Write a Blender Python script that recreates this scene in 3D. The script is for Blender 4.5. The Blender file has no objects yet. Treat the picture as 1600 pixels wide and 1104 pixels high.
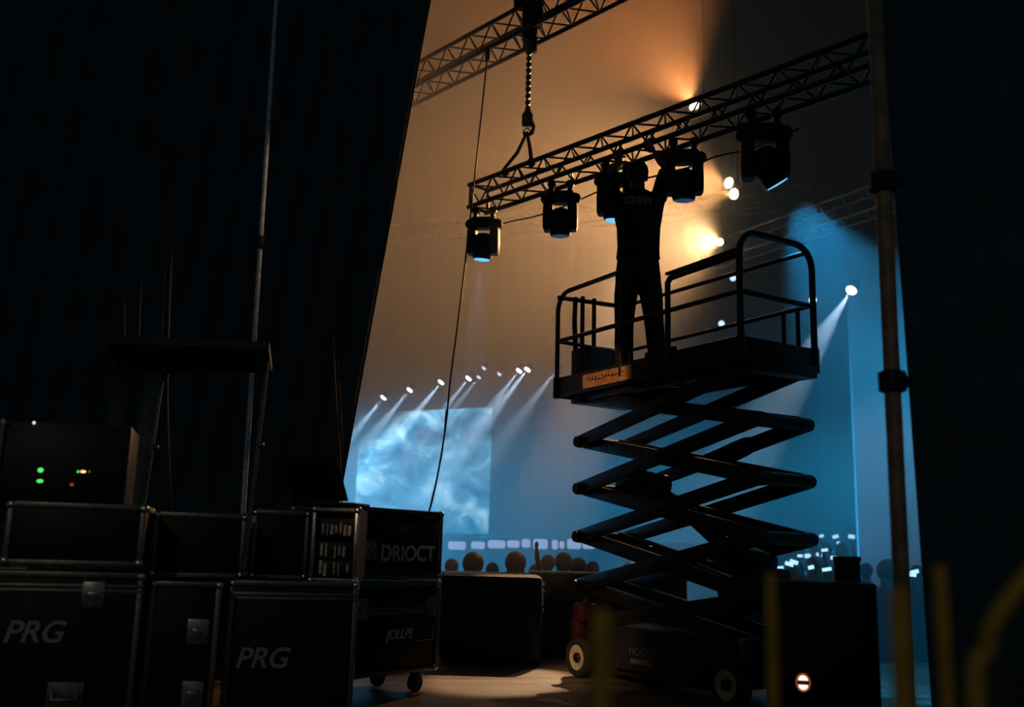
import bpy, bmesh, math, random
from mathutils import Vector, Matrix, Euler
random.seed(7)
R = math.radians
sc = bpy.context.scene
C = sc.collection
V = Vector

# ------------------------------------------------------------------ camera
FPX, HOR, ROLL, CH = 1518.17, 858.92, 0.028, 0.994     # focal length (px), horizon row, roll, height (m)
PITCH = math.atan((HOR - 552) / FPX)
cam = bpy.data.cameras.new('camera')
cam.sensor_width = 36.0
cam.lens = 36.0 * FPX / 1600.0
cam.clip_end = 200
cam.dof.use_dof = True
cam.dof.focus_distance = 8.0
cam.dof.aperture_fstop = 1.25
cam_o = bpy.data.objects.new('camera', cam)
C.objects.link(cam_o)
cam_o.matrix_world = Matrix.Translation((0, 0, CH)) @ Matrix.Rotation(R(90) + PITCH, 4, 'X') @ Matrix.Rotation(ROLL, 4, 'Z')
sc.camera = cam_o

# ------------------------------------------------------------------ colour management, world
sc.view_settings.view_transform = 'Standard'
sc.view_settings.look = 'None'
sc.view_settings.gamma = 1.0
sc.view_settings.use_curve_mapping = False
sc.view_settings.exposure = 0.0
sc.cycles.use_denoising = True
sc.cycles.max_bounces = 6
sc.cycles.volume_bounces = 0
w = bpy.data.worlds.new('world')
sc.world = w
w.use_nodes = True
w.node_tree.nodes['Background'].inputs[0].default_value = (0.55, 0.8, 1.0, 1)
w.node_tree.nodes['Background'].inputs[1].default_value = 0.03

# ------------------------------------------------------------------ free-standing lights
def aim(o, tgt):
    o.rotation_euler = (V(tgt) - o.location).to_track_quat('-Z', 'Y').to_euler()

def spot(name, loc, tgt, power, col, deg, blend=0.5, rad=0.08, parent=None):
    l = bpy.data.lights.new(name, 'SPOT')
    l.energy = power; l.color = col; l.spot_size = R(deg); l.spot_blend = blend; l.shadow_soft_size = rad
    o = bpy.data.objects.new(name, l); C.objects.link(o)
    o.location = loc; aim(o, tgt)
    return o

def area(name, loc, tgt, power, col, sx, sy):
    l = bpy.data.lights.new(name, 'AREA')
    l.energy = power; l.color = col; l.shape = 'RECTANGLE'; l.size = sx; l.size_y = sy
    o = bpy.data.objects.new(name, l); C.objects.link(o)
    o.location = loc; aim(o, tgt)
    return o

# pixel -> world helper (a ray of the photograph cut at a known forward distance or height)
_cr, _sr = math.cos(-ROLL), math.sin(-ROLL)
def ray(px, py):
    a_, b_ = px - 800, 552 - py
    a = a_ * _cr + b_ * _sr
    b = -a_ * _sr + b_ * _cr
    return V((a, FPX * math.cos(PITCH) - b * math.sin(PITCH), FPX * math.sin(PITCH) + b * math.cos(PITCH)))
def at(px, py, Y):
    r = ray(px, py)
    return r * (Y / r.y) + V((0, 0, CH))
def atz(px, py, Z):
    r = ray(px, py)
    return r * ((Z - CH) / r.z) + V((0, 0, CH))

WARM = (1.0, 0.34, 0.09)
WARM3 = (1.0, 0.53, 0.22)
WARM2 = (1.0, 0.42, 0.14)
BLUE = (0.03, 0.38, 0.78)
TEAL = (0.01, 0.33, 0.62)
PALE = (0.50, 0.74, 1.0)
W1 = at(1087, 166, 14.0)
W2 = at(1140, 286, 14.0)
W3 = at(1122, 380, 15.0)

# stage washes and work lights out of view, then added fills
spot('blue_wash', (-8.5, 16.0, 2.2), (3.0, 18.0, 0.9), 26000, BLUE, 40, 0.95, 0.3)
spot('blue_wash', (-8.5, 18.6, 2.6), (4.0, 18.8, 1.2), 20000, BLUE, 44, 0.95, 0.3)
spot('blue_wash', (10.5, 19.0, 3.2), (-1.0, 20.0, 1.0), 8500, TEAL, 44, 0.95, 0.3)
spot('blue_wash', (9.0, 13.0, 6.0), (2.5, 17.0, 1.0), 1400, TEAL, 60, 0.95, 0.3)
spot('panel_wash', (6.6, 11.0, 6.8), (6.1, 16.0, 1.9), 950, (0.36, 0.66, 1.0), 28, 0.95, 0.15)
spot('work_light', (-2.6, 2.2, 3.2), (0.55, 8.0, 0.25), 900, (1.0, 0.62, 0.30), 11, 0.8, 0.10)
spot('work_light', (-2.2, 2.4, 2.1), (0.78, 8.0, 2.42), 520, (1.0, 0.62, 0.30), 6, 0.5, 0.03)
spot('case_fill', (-2.6, 0.4, 3.2), (-1.7, 5.4, 0.5), 42, (1.0, 0.80, 0.60), 42, 0.9, 0.15)  # added front fill so the case edges and lettering show
spot('floor_fill', at(1006, 330, 14.0), (0.0, 7.95, 0.0), 5600, (1.0, 0.62, 0.34), 9, 0.6, 0.04)  # added spot, hidden behind the crew member, to brighten the floor
spot('pole_fill', (0.3, 7.0, 6.8), (-1.92, 7.35, 3.6), 420, (1.0, 0.62, 0.36), 15, 0.9, 0.05)  # added spot above the view for the bright rim of the left pole
spot('post_fill', (0.2, -1.2, 3.0), (1.2, 2.2, 1.0), 11, (1.0, 0.7, 0.4), 76, 0.9, 0.2)  # added dim fill behind the camera for the yellow posts

# ------------------------------------------------------------------ materials
def mat(name, base, rough=0.5, metal=0.0, noise=0.0, nscale=8.0, emit=None, estr=0.0, spec=0.5, bump=0.0, bscale=60.0, sheen=0.0):
    m = bpy.data.materials.new(name); m.use_nodes = True
    nt = m.node_tree; b = nt.nodes['Principled BSDF']
    b.inputs['Base Color'].default_value = (*base, 1)
    b.inputs['Roughness'].default_value = rough
    b.inputs['Metallic'].default_value = metal
    b.inputs['Specular IOR Level'].default_value = spec
    if sheen: b.inputs['Sheen Weight'].default_value = sheen
    tc = nt.nodes.new('ShaderNodeTexCoord')
    if noise:
        n = nt.nodes.new('ShaderNodeTexNoise'); n.inputs['Scale'].default_value = nscale; n.inputs['Detail'].default_value = 5
        nt.links.new(tc.outputs['Object'], n.inputs['Vector'])
        r = nt.nodes.new('ShaderNodeValToRGB')
        r.color_ramp.elements[0].position = 0.3; r.color_ramp.elements[1].position = 0.7
        r.color_ramp.elements[0].color = (*[c * (1 - noise) for c in base], 1)
        r.color_ramp.elements[1].color = (*[min(1, c * (1 + noise)) for c in base], 1)
        nt.links.new(n.outputs['Fac'], r.inputs['Fac']); nt.links.new(r.outputs['Color'], b.inputs['Base Color'])
    if bump:
        n2 = nt.nodes.new('ShaderNodeTexNoise'); n2.inputs['Scale'].default_value = bscale
        nt.links.new(tc.outputs['Object'], n2.inputs['Vector'])
        bp = nt.nodes.new('ShaderNodeBump'); bp.inputs['Strength'].default_value = bump; bp.inputs['Distance'].default_value = 0.01
        nt.links.new(n2.outputs['Fac'], bp.inputs['Height']); nt.links.new(bp.outputs['Normal'], b.inputs['Normal'])
    if emit:
        b.inputs['Emission Color'].default_value = (*emit, 1)
        b.inputs['Emission Strength'].default_value = estr
    return m

M = {}
M['black_metal'] = mat('black_metal', (0.018, 0.017, 0.016), 0.42, 0.6, 0.3, 14)
M['lift_steel'] = mat('lift_steel', (0.022, 0.020, 0.019), 0.38, 0.5, 0.4, 10, bump=0.1)
M['lift_paint'] = mat('lift_paint', (0.035, 0.006, 0.005), 0.45, 0.0, 0.35, 9)
M['lift_dark'] = mat('lift_dark', (0.016, 0.016, 0.017), 0.5, 0.1, 0.3, 9)
M['truss_alu'] = mat('truss_alu', (0.05, 0.047, 0.045), 0.33, 0.9, 0.25, 20)
M['alu'] = mat('alu', (0.30, 0.30, 0.29), 0.34, 0.95, 0.25, 30)
M['pole_alu'] = mat('pole_alu', (0.55, 0.55, 0.55), 0.35, 0.6, 0.4, 40)
M['dull_alu'] = mat('dull_alu', (0.17, 0.17, 0.16), 0.45, 0.9, 0.3, 30)
M['chrome'] = mat('chrome', (0.6, 0.6, 0.6), 0.2, 1.0)
M['laminate'] = mat('laminate', (0.006, 0.006, 0.007), 0.5, 0.0, 0.3, 25, spec=0.25, bump=0.08, bscale=180)
M['black_plastic'] = mat('black_plastic', (0.008, 0.008, 0.008), 0.5, 0, 0.2, 20, spec=0.3)
M['rubber'] = mat('rubber', (0.012, 0.012, 0.012), 0.75, 0, 0.3, 30)
M['rim'] = mat('rim', (0.62, 0.50, 0.34), 0.5, 0.2, 0.25, 14)
M['drape'] = mat('drape', (0.050, 0.092, 0.112), 0.95, 0, 0.25, 3, spec=0.1)
M['drape_edge'] = mat('drape_edge', (0.05, 0.045, 0.04), 0.8, 0, 0.2, 30)
M['rope'] = mat('rope', (0.10, 0.075, 0.05), 0.85, 0, 0.3, 80)
M['cable'] = mat('cable', (0.012, 0.012, 0.012), 0.5)
M['chain'] = mat('chain', (0.16, 0.12, 0.08), 0.35, 0.9)
M['skin'] = mat('skin', (0.16, 0.09, 0.06), 0.55, 0, 0.1, 12)
M['hair'] = mat('hair', (0.012, 0.010, 0.009), 0.6, 0, 0.3, 60)
M['shirt'] = mat('shirt', (0.016, 0.016, 0.017), 0.9, 0, 0.2, 30, bump=0.2, bscale=40, spec=0.2)
M['trousers'] = mat('trousers', (0.020, 0.019, 0.019), 0.88, 0, 0.25, 30, bump=0.2, bscale=50, spec=0.2)
M['shoe'] = mat('shoe', (0.014, 0.013, 0.012), 0.6)
M['letter_grey'] = mat('letter_grey', (0.11, 0.11, 0.11), 0.8)
M['crew_print'] = mat('crew_print', (0.42, 0.40, 0.38), 0.9)
M['letter_white'] = mat('letter_white', (0.27, 0.26, 0.24), 0.6, 0, 0.2, 40)
M['letter_tan'] = mat('letter_tan', (0.66, 0.58, 0.48), 0.7, 0, 0.3, 40)
M['lit_patch'] = mat('lit_patch', (0.62, 0.27, 0.09), 0.5, 0, 0.35, 22)  # orange colour stands in for warm light falling on the toe board
M['yellow'] = mat('yellow', (0.60, 0.36, 0.02), 0.5, 0, 0.2, 20)
M['mid_case'] = mat('mid_case', (0.007, 0.009, 0.011), 0.8, 0, 0.3, 10)
M['brown_case'] = mat('brown_case', (0.022, 0.018, 0.013), 0.75, 0, 0.3, 10)
M['crowd_body'] = mat('crowd_body', (0.03, 0.03, 0.04), 0.85, 0, 0.3, 10)
M['crowd_hair'] = mat('crowd_hair', (0.09, 0.04, 0.022), 0.6, 0, 0.3, 40)
M['roof'] = mat('roof', (0.05, 0.045, 0.04), 0.9, 0, 0.12, 0.8)
M['backdrop'] = mat('backdrop', (0.09, 0.10, 0.11), 0.9, 0, 0.12, 0.5)
M['panel'] = mat('panel', (0.42, 0.46, 0.50), 0.85, 0, 0.06, 1.0)
M['glass_dark'] = mat('glass_dark', (0.02, 0.03, 0.03), 0.12, 0.0)
M['brown_pipe'] = mat('brown_pipe', (0.36, 0.22, 0.13), 0.45, 0.3, 0.35, 12)

def emis(name, col, s):
    return mat(name, (0.0, 0.0, 0.0), 0.5, 0, emit=col, estr=s)
M['lens_warm'] = emis('lens_warm', (1.0, 0.80, 0.48), 30)
M['lens_pale'] = emis('lens_pale', (0.80, 0.93, 1.0), 12)
M['lens_dim'] = emis('lens_dim', (0.55, 0.75, 1.0), 2.0)
M['lens_blue'] = emis('lens_blue', (0.10, 0.35, 0.75), 0.12)
M['lens_bright_blue'] = emis('lens_bright_blue', (0.12, 0.55, 1.0), 1.2)
M['led_green'] = emis('led_green', (0.10, 0.9, 0.16), 1.0)
M['led_amber'] = emis('led_amber', (1.0, 0.62, 0.25), 1.5)
M['led_white'] = emis('led_white', (0.9, 0.85, 0.8), 0.9)
M['led_red'] = emis('led_red', (1.0, 0.2, 0.05), 0.25)
M['phone'] = emis('phone', (0.40, 0.75, 1.0), 1.7)
M['banner_light'] = emis('banner_light', (0.50, 0.62, 1.0), 0.62)
M['tail'] = emis('tail', (1.0, 0.72, 0.55), 1.6)

# stage floor: worn dark boards
def floor_mat():
    m = bpy.data.materials.new('stage_boards'); m.use_nodes = True
    nt = m.node_tree; b = nt.nodes['Principled BSDF']
    tc = nt.nodes.new('ShaderNodeTexCoord')
    mp = nt.nodes.new('ShaderNodeMapping'); mp.inputs['Scale'].default_value = (1.0, 3.6, 1.0)
    nt.links.new(tc.outputs['Object'], mp.inputs['Vector'])
    n = nt.nodes.new('ShaderNodeTexNoise'); n.inputs['Scale'].default_value = 1.5; n.inputs['Detail'].default_value = 8
    nt.links.new(mp.outputs['Vector'], n.inputs['Vector'])
    r = nt.nodes.new('ShaderNodeValToRGB')
    r.color_ramp.elements[0].position = 0.35; r.color_ramp.elements[0].color = (0.03, 0.02, 0.014, 1)
    r.color_ramp.elements[1].position = 0.68; r.color_ramp.elements[1].color = (0.20, 0.145, 0.10, 1)
    nt.links.new(n.outputs['Fac'], r.inputs['Fac']); nt.links.new(r.outputs['Color'], b.inputs['Base Color'])
    b.inputs['Roughness'].default_value = 0.5
    bp = nt.nodes.new('ShaderNodeBump'); bp.inputs['Strength'].default_value = 0.25
    nt.links.new(n.outputs['Fac'], bp.inputs['Height']); nt.links.new(bp.outputs['Normal'], b.inputs['Normal'])
    return m
M['floor'] = floor_mat()

# LED wall picture: soft blue cloud swirls curving round a dark corner
def screen_mat():
    m = bpy.data.materials.new('screen_picture'); m.use_nodes = True
    nt = m.node_tree; L = nt.links.new
    for n in list(nt.nodes): nt.nodes.remove(n)
    out = nt.nodes.new('ShaderNodeOutputMaterial'); em = nt.nodes.new('ShaderNodeEmission')
    L(em.outputs[0], out.inputs[0])
    tc = nt.nodes.new('ShaderNodeTexCoord')
    sub = nt.nodes.new('ShaderNodeVectorMath'); sub.operation = 'SUBTRACT'; sub.inputs[1].default_value = (1.15, 0.0, -0.25)
    L(tc.outputs['Generated'], sub.inputs[0])
    ln = nt.nodes.new('ShaderNodeVectorMath'); ln.operation = 'LENGTH'; L(sub.outputs[0], ln.inputs[0])
    n = nt.nodes.new('ShaderNodeTexNoise'); n.inputs['Scale'].default_value = 3.4; n.inputs['Detail'].default_value = 8
    n.inputs['Roughness'].default_value = 0.66; n.inputs['Distortion'].default_value = 0.7
    mp = nt.nodes.new('ShaderNodeMapping'); mp.inputs['Rotation'].default_value = (0, R(-40), 0); mp.inputs['Scale'].default_value = (1.15, 0.0, 1.25)
    L(tc.outputs['Generated'], mp.inputs[0]); L(mp.outputs[0], n.inputs['Vector'])
    r = nt.nodes.new('ShaderNodeValToRGB'); e = r.color_ramp.elements
    e[0].position = 0.36; e[0].color = (0.003, 0.04, 0.11, 1)
    e[1].position = 0.68; e[1].color = (0.42, 0.68, 0.80, 1)
    x = e.new(0.52); x.color = (0.05, 0.23, 0.37, 1)
    L(n.outputs['Fac'], r.inputs['Fac'])
    r2 = nt.nodes.new('ShaderNodeValToRGB'); f = r2.color_ramp.elements
    f[0].position = 0.0; f[0].color = (0.75, 0.75, 0.75, 1)
    f[1].position = 1.0; f[1].color = (0.22, 0.22, 0.22, 1)
    for p, v in ((0.60, 0.75), (0.71, 1.0), (0.77, 1.9), (0.81, 1.2), (0.85, 0.25)):
        x = f.new(p); x.color = (v, v, v, 1)
    dv = nt.nodes.new('ShaderNodeMath'); dv.operation = 'DIVIDE'; dv.inputs[1].default_value = 1.75
    L(ln.outputs['Value'], dv.inputs[0]); L(dv.outputs[0], r2.inputs['Fac'])
    mx = nt.nodes.new('ShaderNodeMix'); mx.data_type = 'RGBA'; mx.blend_type = 'MULTIPLY'; mx.inputs[0].default_value = 1.0
    L(r.outputs['Color'], mx.inputs[6]); L(r2.outputs['Color'], mx.inputs[7])
    L(mx.outputs[2], em.inputs['Color']); em.inputs['Strength'].default_value = 1.5
    return m
M['screen'] = screen_mat()

# ------------------------------------------------------------------ mesh helpers
class MB:
    """collects shapes into one bmesh"""
    def __init__(s): s.bm = bmesh.new()
    def box(s, c, size, rot=None, bevel=0.0):
        t = bmesh.new(); bmesh.ops.create_cube(t, size=1.0)
        bmesh.ops.scale(t, vec=V(size), verts=t.verts)
        if bevel: bmesh.ops.bevel(t, geom=list(t.edges), offset=bevel, segments=2, affect='EDGES', profile=0.5)
        mt = Matrix.Translation(V(c)) @ (rot.to_4x4() if rot else Matrix.Identity(4))
        bmesh.ops.transform(t, matrix=mt, verts=t.verts)
        s._add(t); return s
    def _add(s, t):
        me = bpy.data.meshes.new('tmp'); t.to_mesh(me); t.free(); s.bm.from_mesh(me); bpy.data.meshes.remove(me)
    def beam(s, a, b, wd, ht, up=(0, 0, 1), bevel=0.0):
        a, b = V(a), V(b); d = (b - a); l = d.length; d.normalize()
        side = d.cross(V(up)).normalized(); u = side.cross(d)
        rot = Matrix((d, side, u)).transposed()
        return s.box((a + b) / 2, (l, wd, ht), rot, bevel)
    def loft(s, rings, closed_ends=True, looped=False):
        bm = s.bm; prev = None; first = None
        for ring in rings:
            vs = [bm.verts.new(p) for p in ring]
            if prev:
                n = len(vs)
                for i in range(n):
                    bm.faces.new((prev[i], prev[(i + 1) % n], vs[(i + 1) % n], vs[i]))
            else: first = vs
            prev = vs
        if looped:
            n = len(prev)
            for i in range(n): bm.faces.new((prev[i], prev[(i + 1) % n], first[(i + 1) % n], first[i]))
        elif closed_ends:
            bm.faces.new(list(reversed(first))); bm.faces.new(prev)
        return s
    def tube(s, pts, r, seg=8):
        pts = [V(p) for p in pts]; rs = r if isinstance(r, (list, tuple)) else [r] * len(pts)
        rings = []; up = None
        for i, p in enumerate(pts):
            if i == 0: d = pts[1] - p
            elif i == len(pts) - 1: d = p - pts[i - 1]
            else: d = (pts[i + 1] - p).normalized() + (p - pts[i - 1]).normalized()
            d.normalize()
            if up is None:
                up = V((0, 0, 1)) if abs(d.z) < 0.9 else V((1, 0, 0))
            sd = d.cross(up).normalized(); up = sd.cross(d).normalized()
            rings.append([p + (sd * math.cos(2 * math.pi * k / seg) + up * math.sin(2 * math.pi * k / seg)) * rs[i] for k in range(seg)])
        return s.loft(rings)
    def lathe(s, prof, c=(0, 0, 0), rot=None, seg=20, ring_=False):
        """prof: (radius, height) along local z"""
        c = V(c); rings = []
        for r_, h in prof:
            ring = []
            for k in range(seg):
                p = V((r_ * math.cos(2 * math.pi * k / seg), r_ * math.sin(2 * math.pi * k / seg), h))
                ring.append(c + (rot @ p if rot else p))
            rings.append(ring)
        return s.loft(rings, looped=ring_)
    def ell(s, c, rx, ry, rz, seg=14, rings=9, rot=None):
        prof = []
        for i in range(rings + 1):
            a = math.pi * (i + 0.02) / (rings + 0.04) - math.pi / 2
            prof.append((math.cos(a), math.sin(a)))
        c = V(c); rr = []
        for pr, h in prof:
            ring = []
            for k in range(seg):
                p = V((rx * pr * math.cos(2 * math.pi * k / seg), ry * pr * math.sin(2 * math.pi * k / seg), rz * h))
                ring.append(c + (rot @ p if rot else p))
            rr.append(ring)
        return s.loft(rr)
    def build(s, name, m, parent=None, smooth=True, angle=40):
        bmesh.ops.recalc_face_normals(s.bm, faces=s.bm.faces)
        me = bpy.data.meshes.new(name); s.bm.to_mesh(me); s.bm.free()
        me.materials.append(m)
        o = bpy.data.objects.new(name, me); C.objects.link(o)
        if smooth:
            try:
                me.shade_smooth(); me.set_sharp_from_angle(angle=R(angle))
            except Exception: pass
        if parent: o.parent = parent
        return o

def empty(name, loc=(0, 0, 0), rz=0.0, rot=None):
    o = bpy.data.objects.new(name, None); C.objects.link(o)
    o.empty_display_size = 0.2; o.location = loc
    o.rotation_euler = rot if rot else (0, 0, rz)
    return o
def tag(o, label=None, cat=None, group=None, kind=None):
    if label: o['label'] = label
    if cat: o['category'] = cat
    if group: o['group'] = group
    if kind: o['kind'] = kind
    return o
def thing(name, label, cat, loc=(0, 0, 0), rz=0.0, group=None, rot=None):
    return tag(empty(name, loc, rz, rot), label, cat, group)
def copy_tree(o, parent=None):
    c = o.copy(); C.objects.link(c)
    if parent: c.parent = parent
    for ch in list(o.children): copy_tree(ch, c)
    return c
def bake(o):
    dg = bpy.context.evaluated_depsgraph_get()
    me = bpy.data.meshes.new_from_object(o.evaluated_get(dg))
    o.modifiers.clear(); o.data = me
    me.shade_smooth()
    return o
def text(body, size, m, parent, loc, rot, name='lettering', shear=0.0, depth=0.002, bold=0.0, spacing=1.0):
    cu = bpy.data.curves.new(name, 'FONT'); cu.body = body; cu.size = size; cu.extrude = depth; cu.shear = shear
    cu.align_x = 'CENTER'; cu.align_y = 'CENTER'; cu.offset = bold; cu.space_character = spacing
    o = bpy.data.objects.new(name, cu); C.objects.link(o)
    dg = bpy.context.evaluated_depsgraph_get()
    me = bpy.data.meshes.new_from_object(o.evaluated_get(dg))
    bpy.data.objects.remove(o)
    me.materials.clear(); me.materials.append(m); me.name = name
    o = bpy.data.objects.new(name, me); C.objects.link(o)
    o.parent = parent; o.location = loc; o.rotation_euler = rot
    return o

# ------------------------------------------------------------------ setting
mb = MB(); mb.box((0.5, 4.3, -0.05), (13, 11.8, 0.1))
tag(mb.build('floor', M['floor'], None, False), kind='structure')
mb = MB(); mb.box((0, 20.5, -0.32), (30, 20.6, 0.1), Euler((math.atan(0.05), 0, 0)).to_matrix())
tag(mb.build('floor_audience', M['mid_case'], None, False), kind='structure')
mb = MB(); mb.box((1, 18.5, 12.05), (34, 33, 0.1))
tag(mb.build('ceiling', M['roof'], None, False), kind='structure')

def pleated(name, p0, p1, z0, z1, amp, n, m, top_shift=0.0, edge_slope=None, steps=None):
    """hanging cloth from p0 to p1 in plan; edge_slope moves the far end with height"""
    a, b = V((*p0, 0)), V((*p1, 0)); d = b - a; L = d.length; d.normalize(); nrm = V((-d.y, d.x, 0))
    steps = steps or n * 8
    bm = bmesh.new(); rows = []
    for zi in range(9):
        f = zi / 8; z = z0 + (z1 - z0) * f; row = []
        LL = L + (edge_slope or 0) * (z - z0)
        for i in range(steps + 1):
            u = i / steps
            ph = u * n * 2 * math.pi
            off = amp * (math.sin(ph) + 0.35 * math.sin(ph * 0.43 + 1.3) + 0.25 * math.sin(ph * 2.1 + f))
            row.append(bm.verts.new(a + d * (u * LL) + nrm * off + V((0, 0, z))))
        rows.append(row)
    for r0, r1 in zip(rows, rows[1:]):
        for i in range(steps): bm.faces.new((r0[i], r0[i + 1], r1[i + 1], r1[i]))
    me = bpy.data.meshes.new(name); bm.to_mesh(me); bm.free(); me.materials.append(m); me.shade_smooth()
    o = bpy.data.objects.new(name, me); C.objects.link(o)
    sol = o.modifiers.new('cloth', 'SOLIDIFY'); sol.thickness = 0.012
    return o

# black masking drapes
e_lo = at(545, 700, 8.3); e_hi = at(672, 2, 8.3)
slope = (e_hi.x - e_lo.x) / (e_hi.z - e_lo.z)
x_floor = e_lo.x - slope * e_lo.z
o = pleated('wall_left', (-7.5, 7.9), (x_floor, 8.3), 0.0, 7.5, 0.045, 22, M['drape'], edge_slope=slope)
tag(o, kind='structure')
mb = MB(); mb.tube([(x_floor, 8.285, 0.02), (x_floor + slope * 7.48, 8.285, 7.48)], 0.012, 6)
hem = mb.build('trim_1', M['drape_edge']); tag(hem, kind='structure')

f_lo = at(1441, 900, 4.7); f_hi = at(1377, 2, 4.7)
slope2 = (f_hi.x - f_lo.x) / (f_hi.z - f_lo.z)
xf = f_lo.x - slope2 * f_lo.z
o = pleated('wall_right', (7.0, 4.4), (xf, 4.7), 0.0, 5.2, 0.03, 16, M['drape'], edge_slope=-slope2)
tag(o, kind='structure')

# lit cloth behind the stage, the pale flat at the right of it
bl, br = at(380, 700, 26.0), at(1334, 700, 24.0)
o = pleated('wall_back', (bl.x, 26.0), (br.x, 24.0), -1.0, 11.9, 0.012, 46, M['backdrop']); tag(o, kind='structure')
pl, pr = at(1336, 700, 16.0), at(1500, 700, 16.0)
mb = MB(); mb.box(((pl.x + pr.x) / 2, 16.06, 2.6), (pr.x - pl.x, 0.1, 7.4), None, 0.01)
tag(mb.build('wall_right_flat', M['panel']), kind='structure')

# ------------------------------------------------------------------ haze
def haze():
    m = bpy.data.materials.new('haze'); m.use_nodes = True
    nt = m.node_tree
    for n in list(nt.nodes): nt.nodes.remove(n)
    out = nt.nodes.new('ShaderNodeOutputMaterial'); vs = nt.nodes.new('ShaderNodeVolumeScatter')
    vs.inputs['Color'].default_value = (1, 1, 1, 1); vs.inputs['Density'].default_value = 0.05; vs.inputs['Anisotropy'].default_value = 0.25
    nt.links.new(vs.outputs[0], out.inputs['Volume'])
    mb = MB(); plan = [(-12.5, 9.1), (-1.3, 9.1), (1.0, 9.25), (2.0, 7.45), (2.42, 7.0), (4.2, 6.6), (5.0, 5.35), (11.5, 5.35), (11.5, 23.3), (-12.5, 26.3)]
    mb.loft([[V((x, y, -0.85)) for x, y in plan], [V((x, y, 11.95)) for x, y in plan]])
    o = mb.build('haze', m, None, False)
    tag(o, 'stage haze drifting through the hall behind the lift', 'haze', kind='stuff')
haze()

# ------------------------------------------------------------------ trusses
def truss(name, label, origin, d, length, S, m, r=0.024, pitch=0.36, back=0.0, lace=0.009):
    t = thing(name, label, 'truss', origin)
    d = V(d).normalized(); side = V((-d.y, d.x, 0)).normalized()
    if side.y < 0: side = -side
    a0, a1 = d * back, d * length
    cs = [V((0, 0, 0)), side * S, V((0, 0, -S)), side * S + V((0, 0, -S))]
    for c in cs:
        mb = MB(); mb.tube([c + a0, c + a1], r, 10); mb.build('chord', m, t)
    for i, j in ((0, 2), (1, 3), (0, 1), (2, 3)):
        mb = MB(); n = int((length - back) / (pitch / 2)); 
        for k in range(n):
            p, q = (cs[i], cs[j]) if k % 2 == 0 else (cs[j], cs[i])
            mb.tube([p + d * (back + k * pitch / 2), q + d * (back + (k + 1) * pitch / 2)], lace, 6)
        mb.build('lacing', m, t)
    for e in (a0 + d * 0.03, a1 - d * 0.03):
        mb = MB()
        for i, j in ((0, 2), (1, 3), (0, 1), (2, 3)): mb.tube([cs[i] + e, cs[j] + e], r * 0.7, 8)
        mb.build('end_frame', m, t)
    return t

TD = V((0.6866, -0.7270, 0)); TN = V((0.7270, 0.6866, 0)); TA = V((-0.493, 9.478, 4.667)); TS = 0.24
truss('lighting_truss', 'long black box truss carrying moving heads, gripped by the crew member', TA, TD, 4.62, TS, M['truss_alu'])
TA2 = TA + V((0, 0, 1.73))
truss('lighting_truss', 'upper box truss crossing the top of the view, holding the chain hoist', TA2, TD, 2.6, 0.28, M['truss_alu'], back=-1.9)
# far truss, lit blue
g0, g1 = at(1120, 362, 15.5), at(1470, 268, 12.0)
gd = g1 - g0; gd.z = 0
g0.z = (g0.z + g1.z) / 2
far_a = truss('lighting_truss', 'distant thin box truss lit blue beyond the lift platform', g0, gd, gd.length, 0.34, M['dull_alu'], 0.022, 0.42, back=-0.4, lace=0.010)
g2, g3 = at(600, 345, 19), at(1180, 300, 16.5)
gd2 = g3 - g2; gd2.z = 0
g2.z = (g2.z + g3.z) / 2
far_b = truss('lighting_truss', 'faint distant truss in orange haze behind the hanging moving heads', g2, gd2, gd2.length + 1, 0.34, M['dull_alu'], 0.022, 0.42, lace=0.010)

for t_, d_, l_ in ((far_a, gd, gd.length), (far_b, gd2, gd2.length + 1)):
    for f in (0.03, 0.97):
        q = d_.normalized() * (l_ * f)
        mb = MB(); mb.tube([q, V((q.x, q.y, 12.0 - t_.location.z))], 0.006, 6); mb.build('suspension_wire', M['black_metal'], t_)
def chord_t(px, off=V((0, 0, 0))):
    best = None
    for k in range(0, 470):
        p = TA + TD * (k * 0.01) + off
        v = p - V((0, 0, CH))
        dd = v.y * math.cos(PITCH) + v.z * math.sin(PITCH); u = -v.y * math.sin(PITCH) + v.z * math.cos(PITCH)
        a, b = FPX * v.x / dd, FPX * u / dd
        x = 800 + a * _cr - b * _sr
        if best is None or abs(x - px) < best[0]: best = (abs(x - px), k * 0.01)
    return best[1]

# ------------------------------------------------------------------ chain hoist, sling, cable
hp = TA2 + TD * chord_t(811) + TN * 0.1
ht = thing('chain_hoist', 'electric chain hoist under the upper truss, chain running down', 'hoist', hp)
mb = MB(); mb.box((0, 0, -0.16), (0.16, 0.22, 0.34), None, 0.03); mb.box((0.09, 0, -0.10), (0.09, 0.15, 0.2), None, 0.03); mb.box((-0.02, 0, 0.06), (0.3, 0.12, 0.1), None, 0.02)
mb.build('motor_body', M['black_metal'], ht)
mb = MB(); mb.lathe([(0.03, -0.50), (0.065, -0.42), (0.07, -0.34), (0.05, -0.30)], seg=14); mb.box((0.05, 0, -0.40), (0.06, 0.08, 0.16), None, 0.015)
mb.build('chain_guide', M['chain'], ht)
mb = MB()
z = -0.48; k = 0
zend = -1.12
while z > zend:
    rot = Matrix.Rotation(R(90) * (k % 2), 3, 'Z')
    ring = [rot @ V((0.019 * math.cos(a), 0, 0.027 * math.sin(a))) + V((0, 0, z)) for a in [i * math.pi / 5 for i in range(11)]]
    mb.tube(ring, 0.0105, 6); z -= 0.034; k += 1
mb.build('chain', M['chain'], ht)
mb = MB(); mb.lathe([(0.02, zend + 0.05), (0.035, zend), (0.045, zend - 0.03), (0.04, zend - 0.1), (0.02, zend - 0.13)], seg=12)
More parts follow.
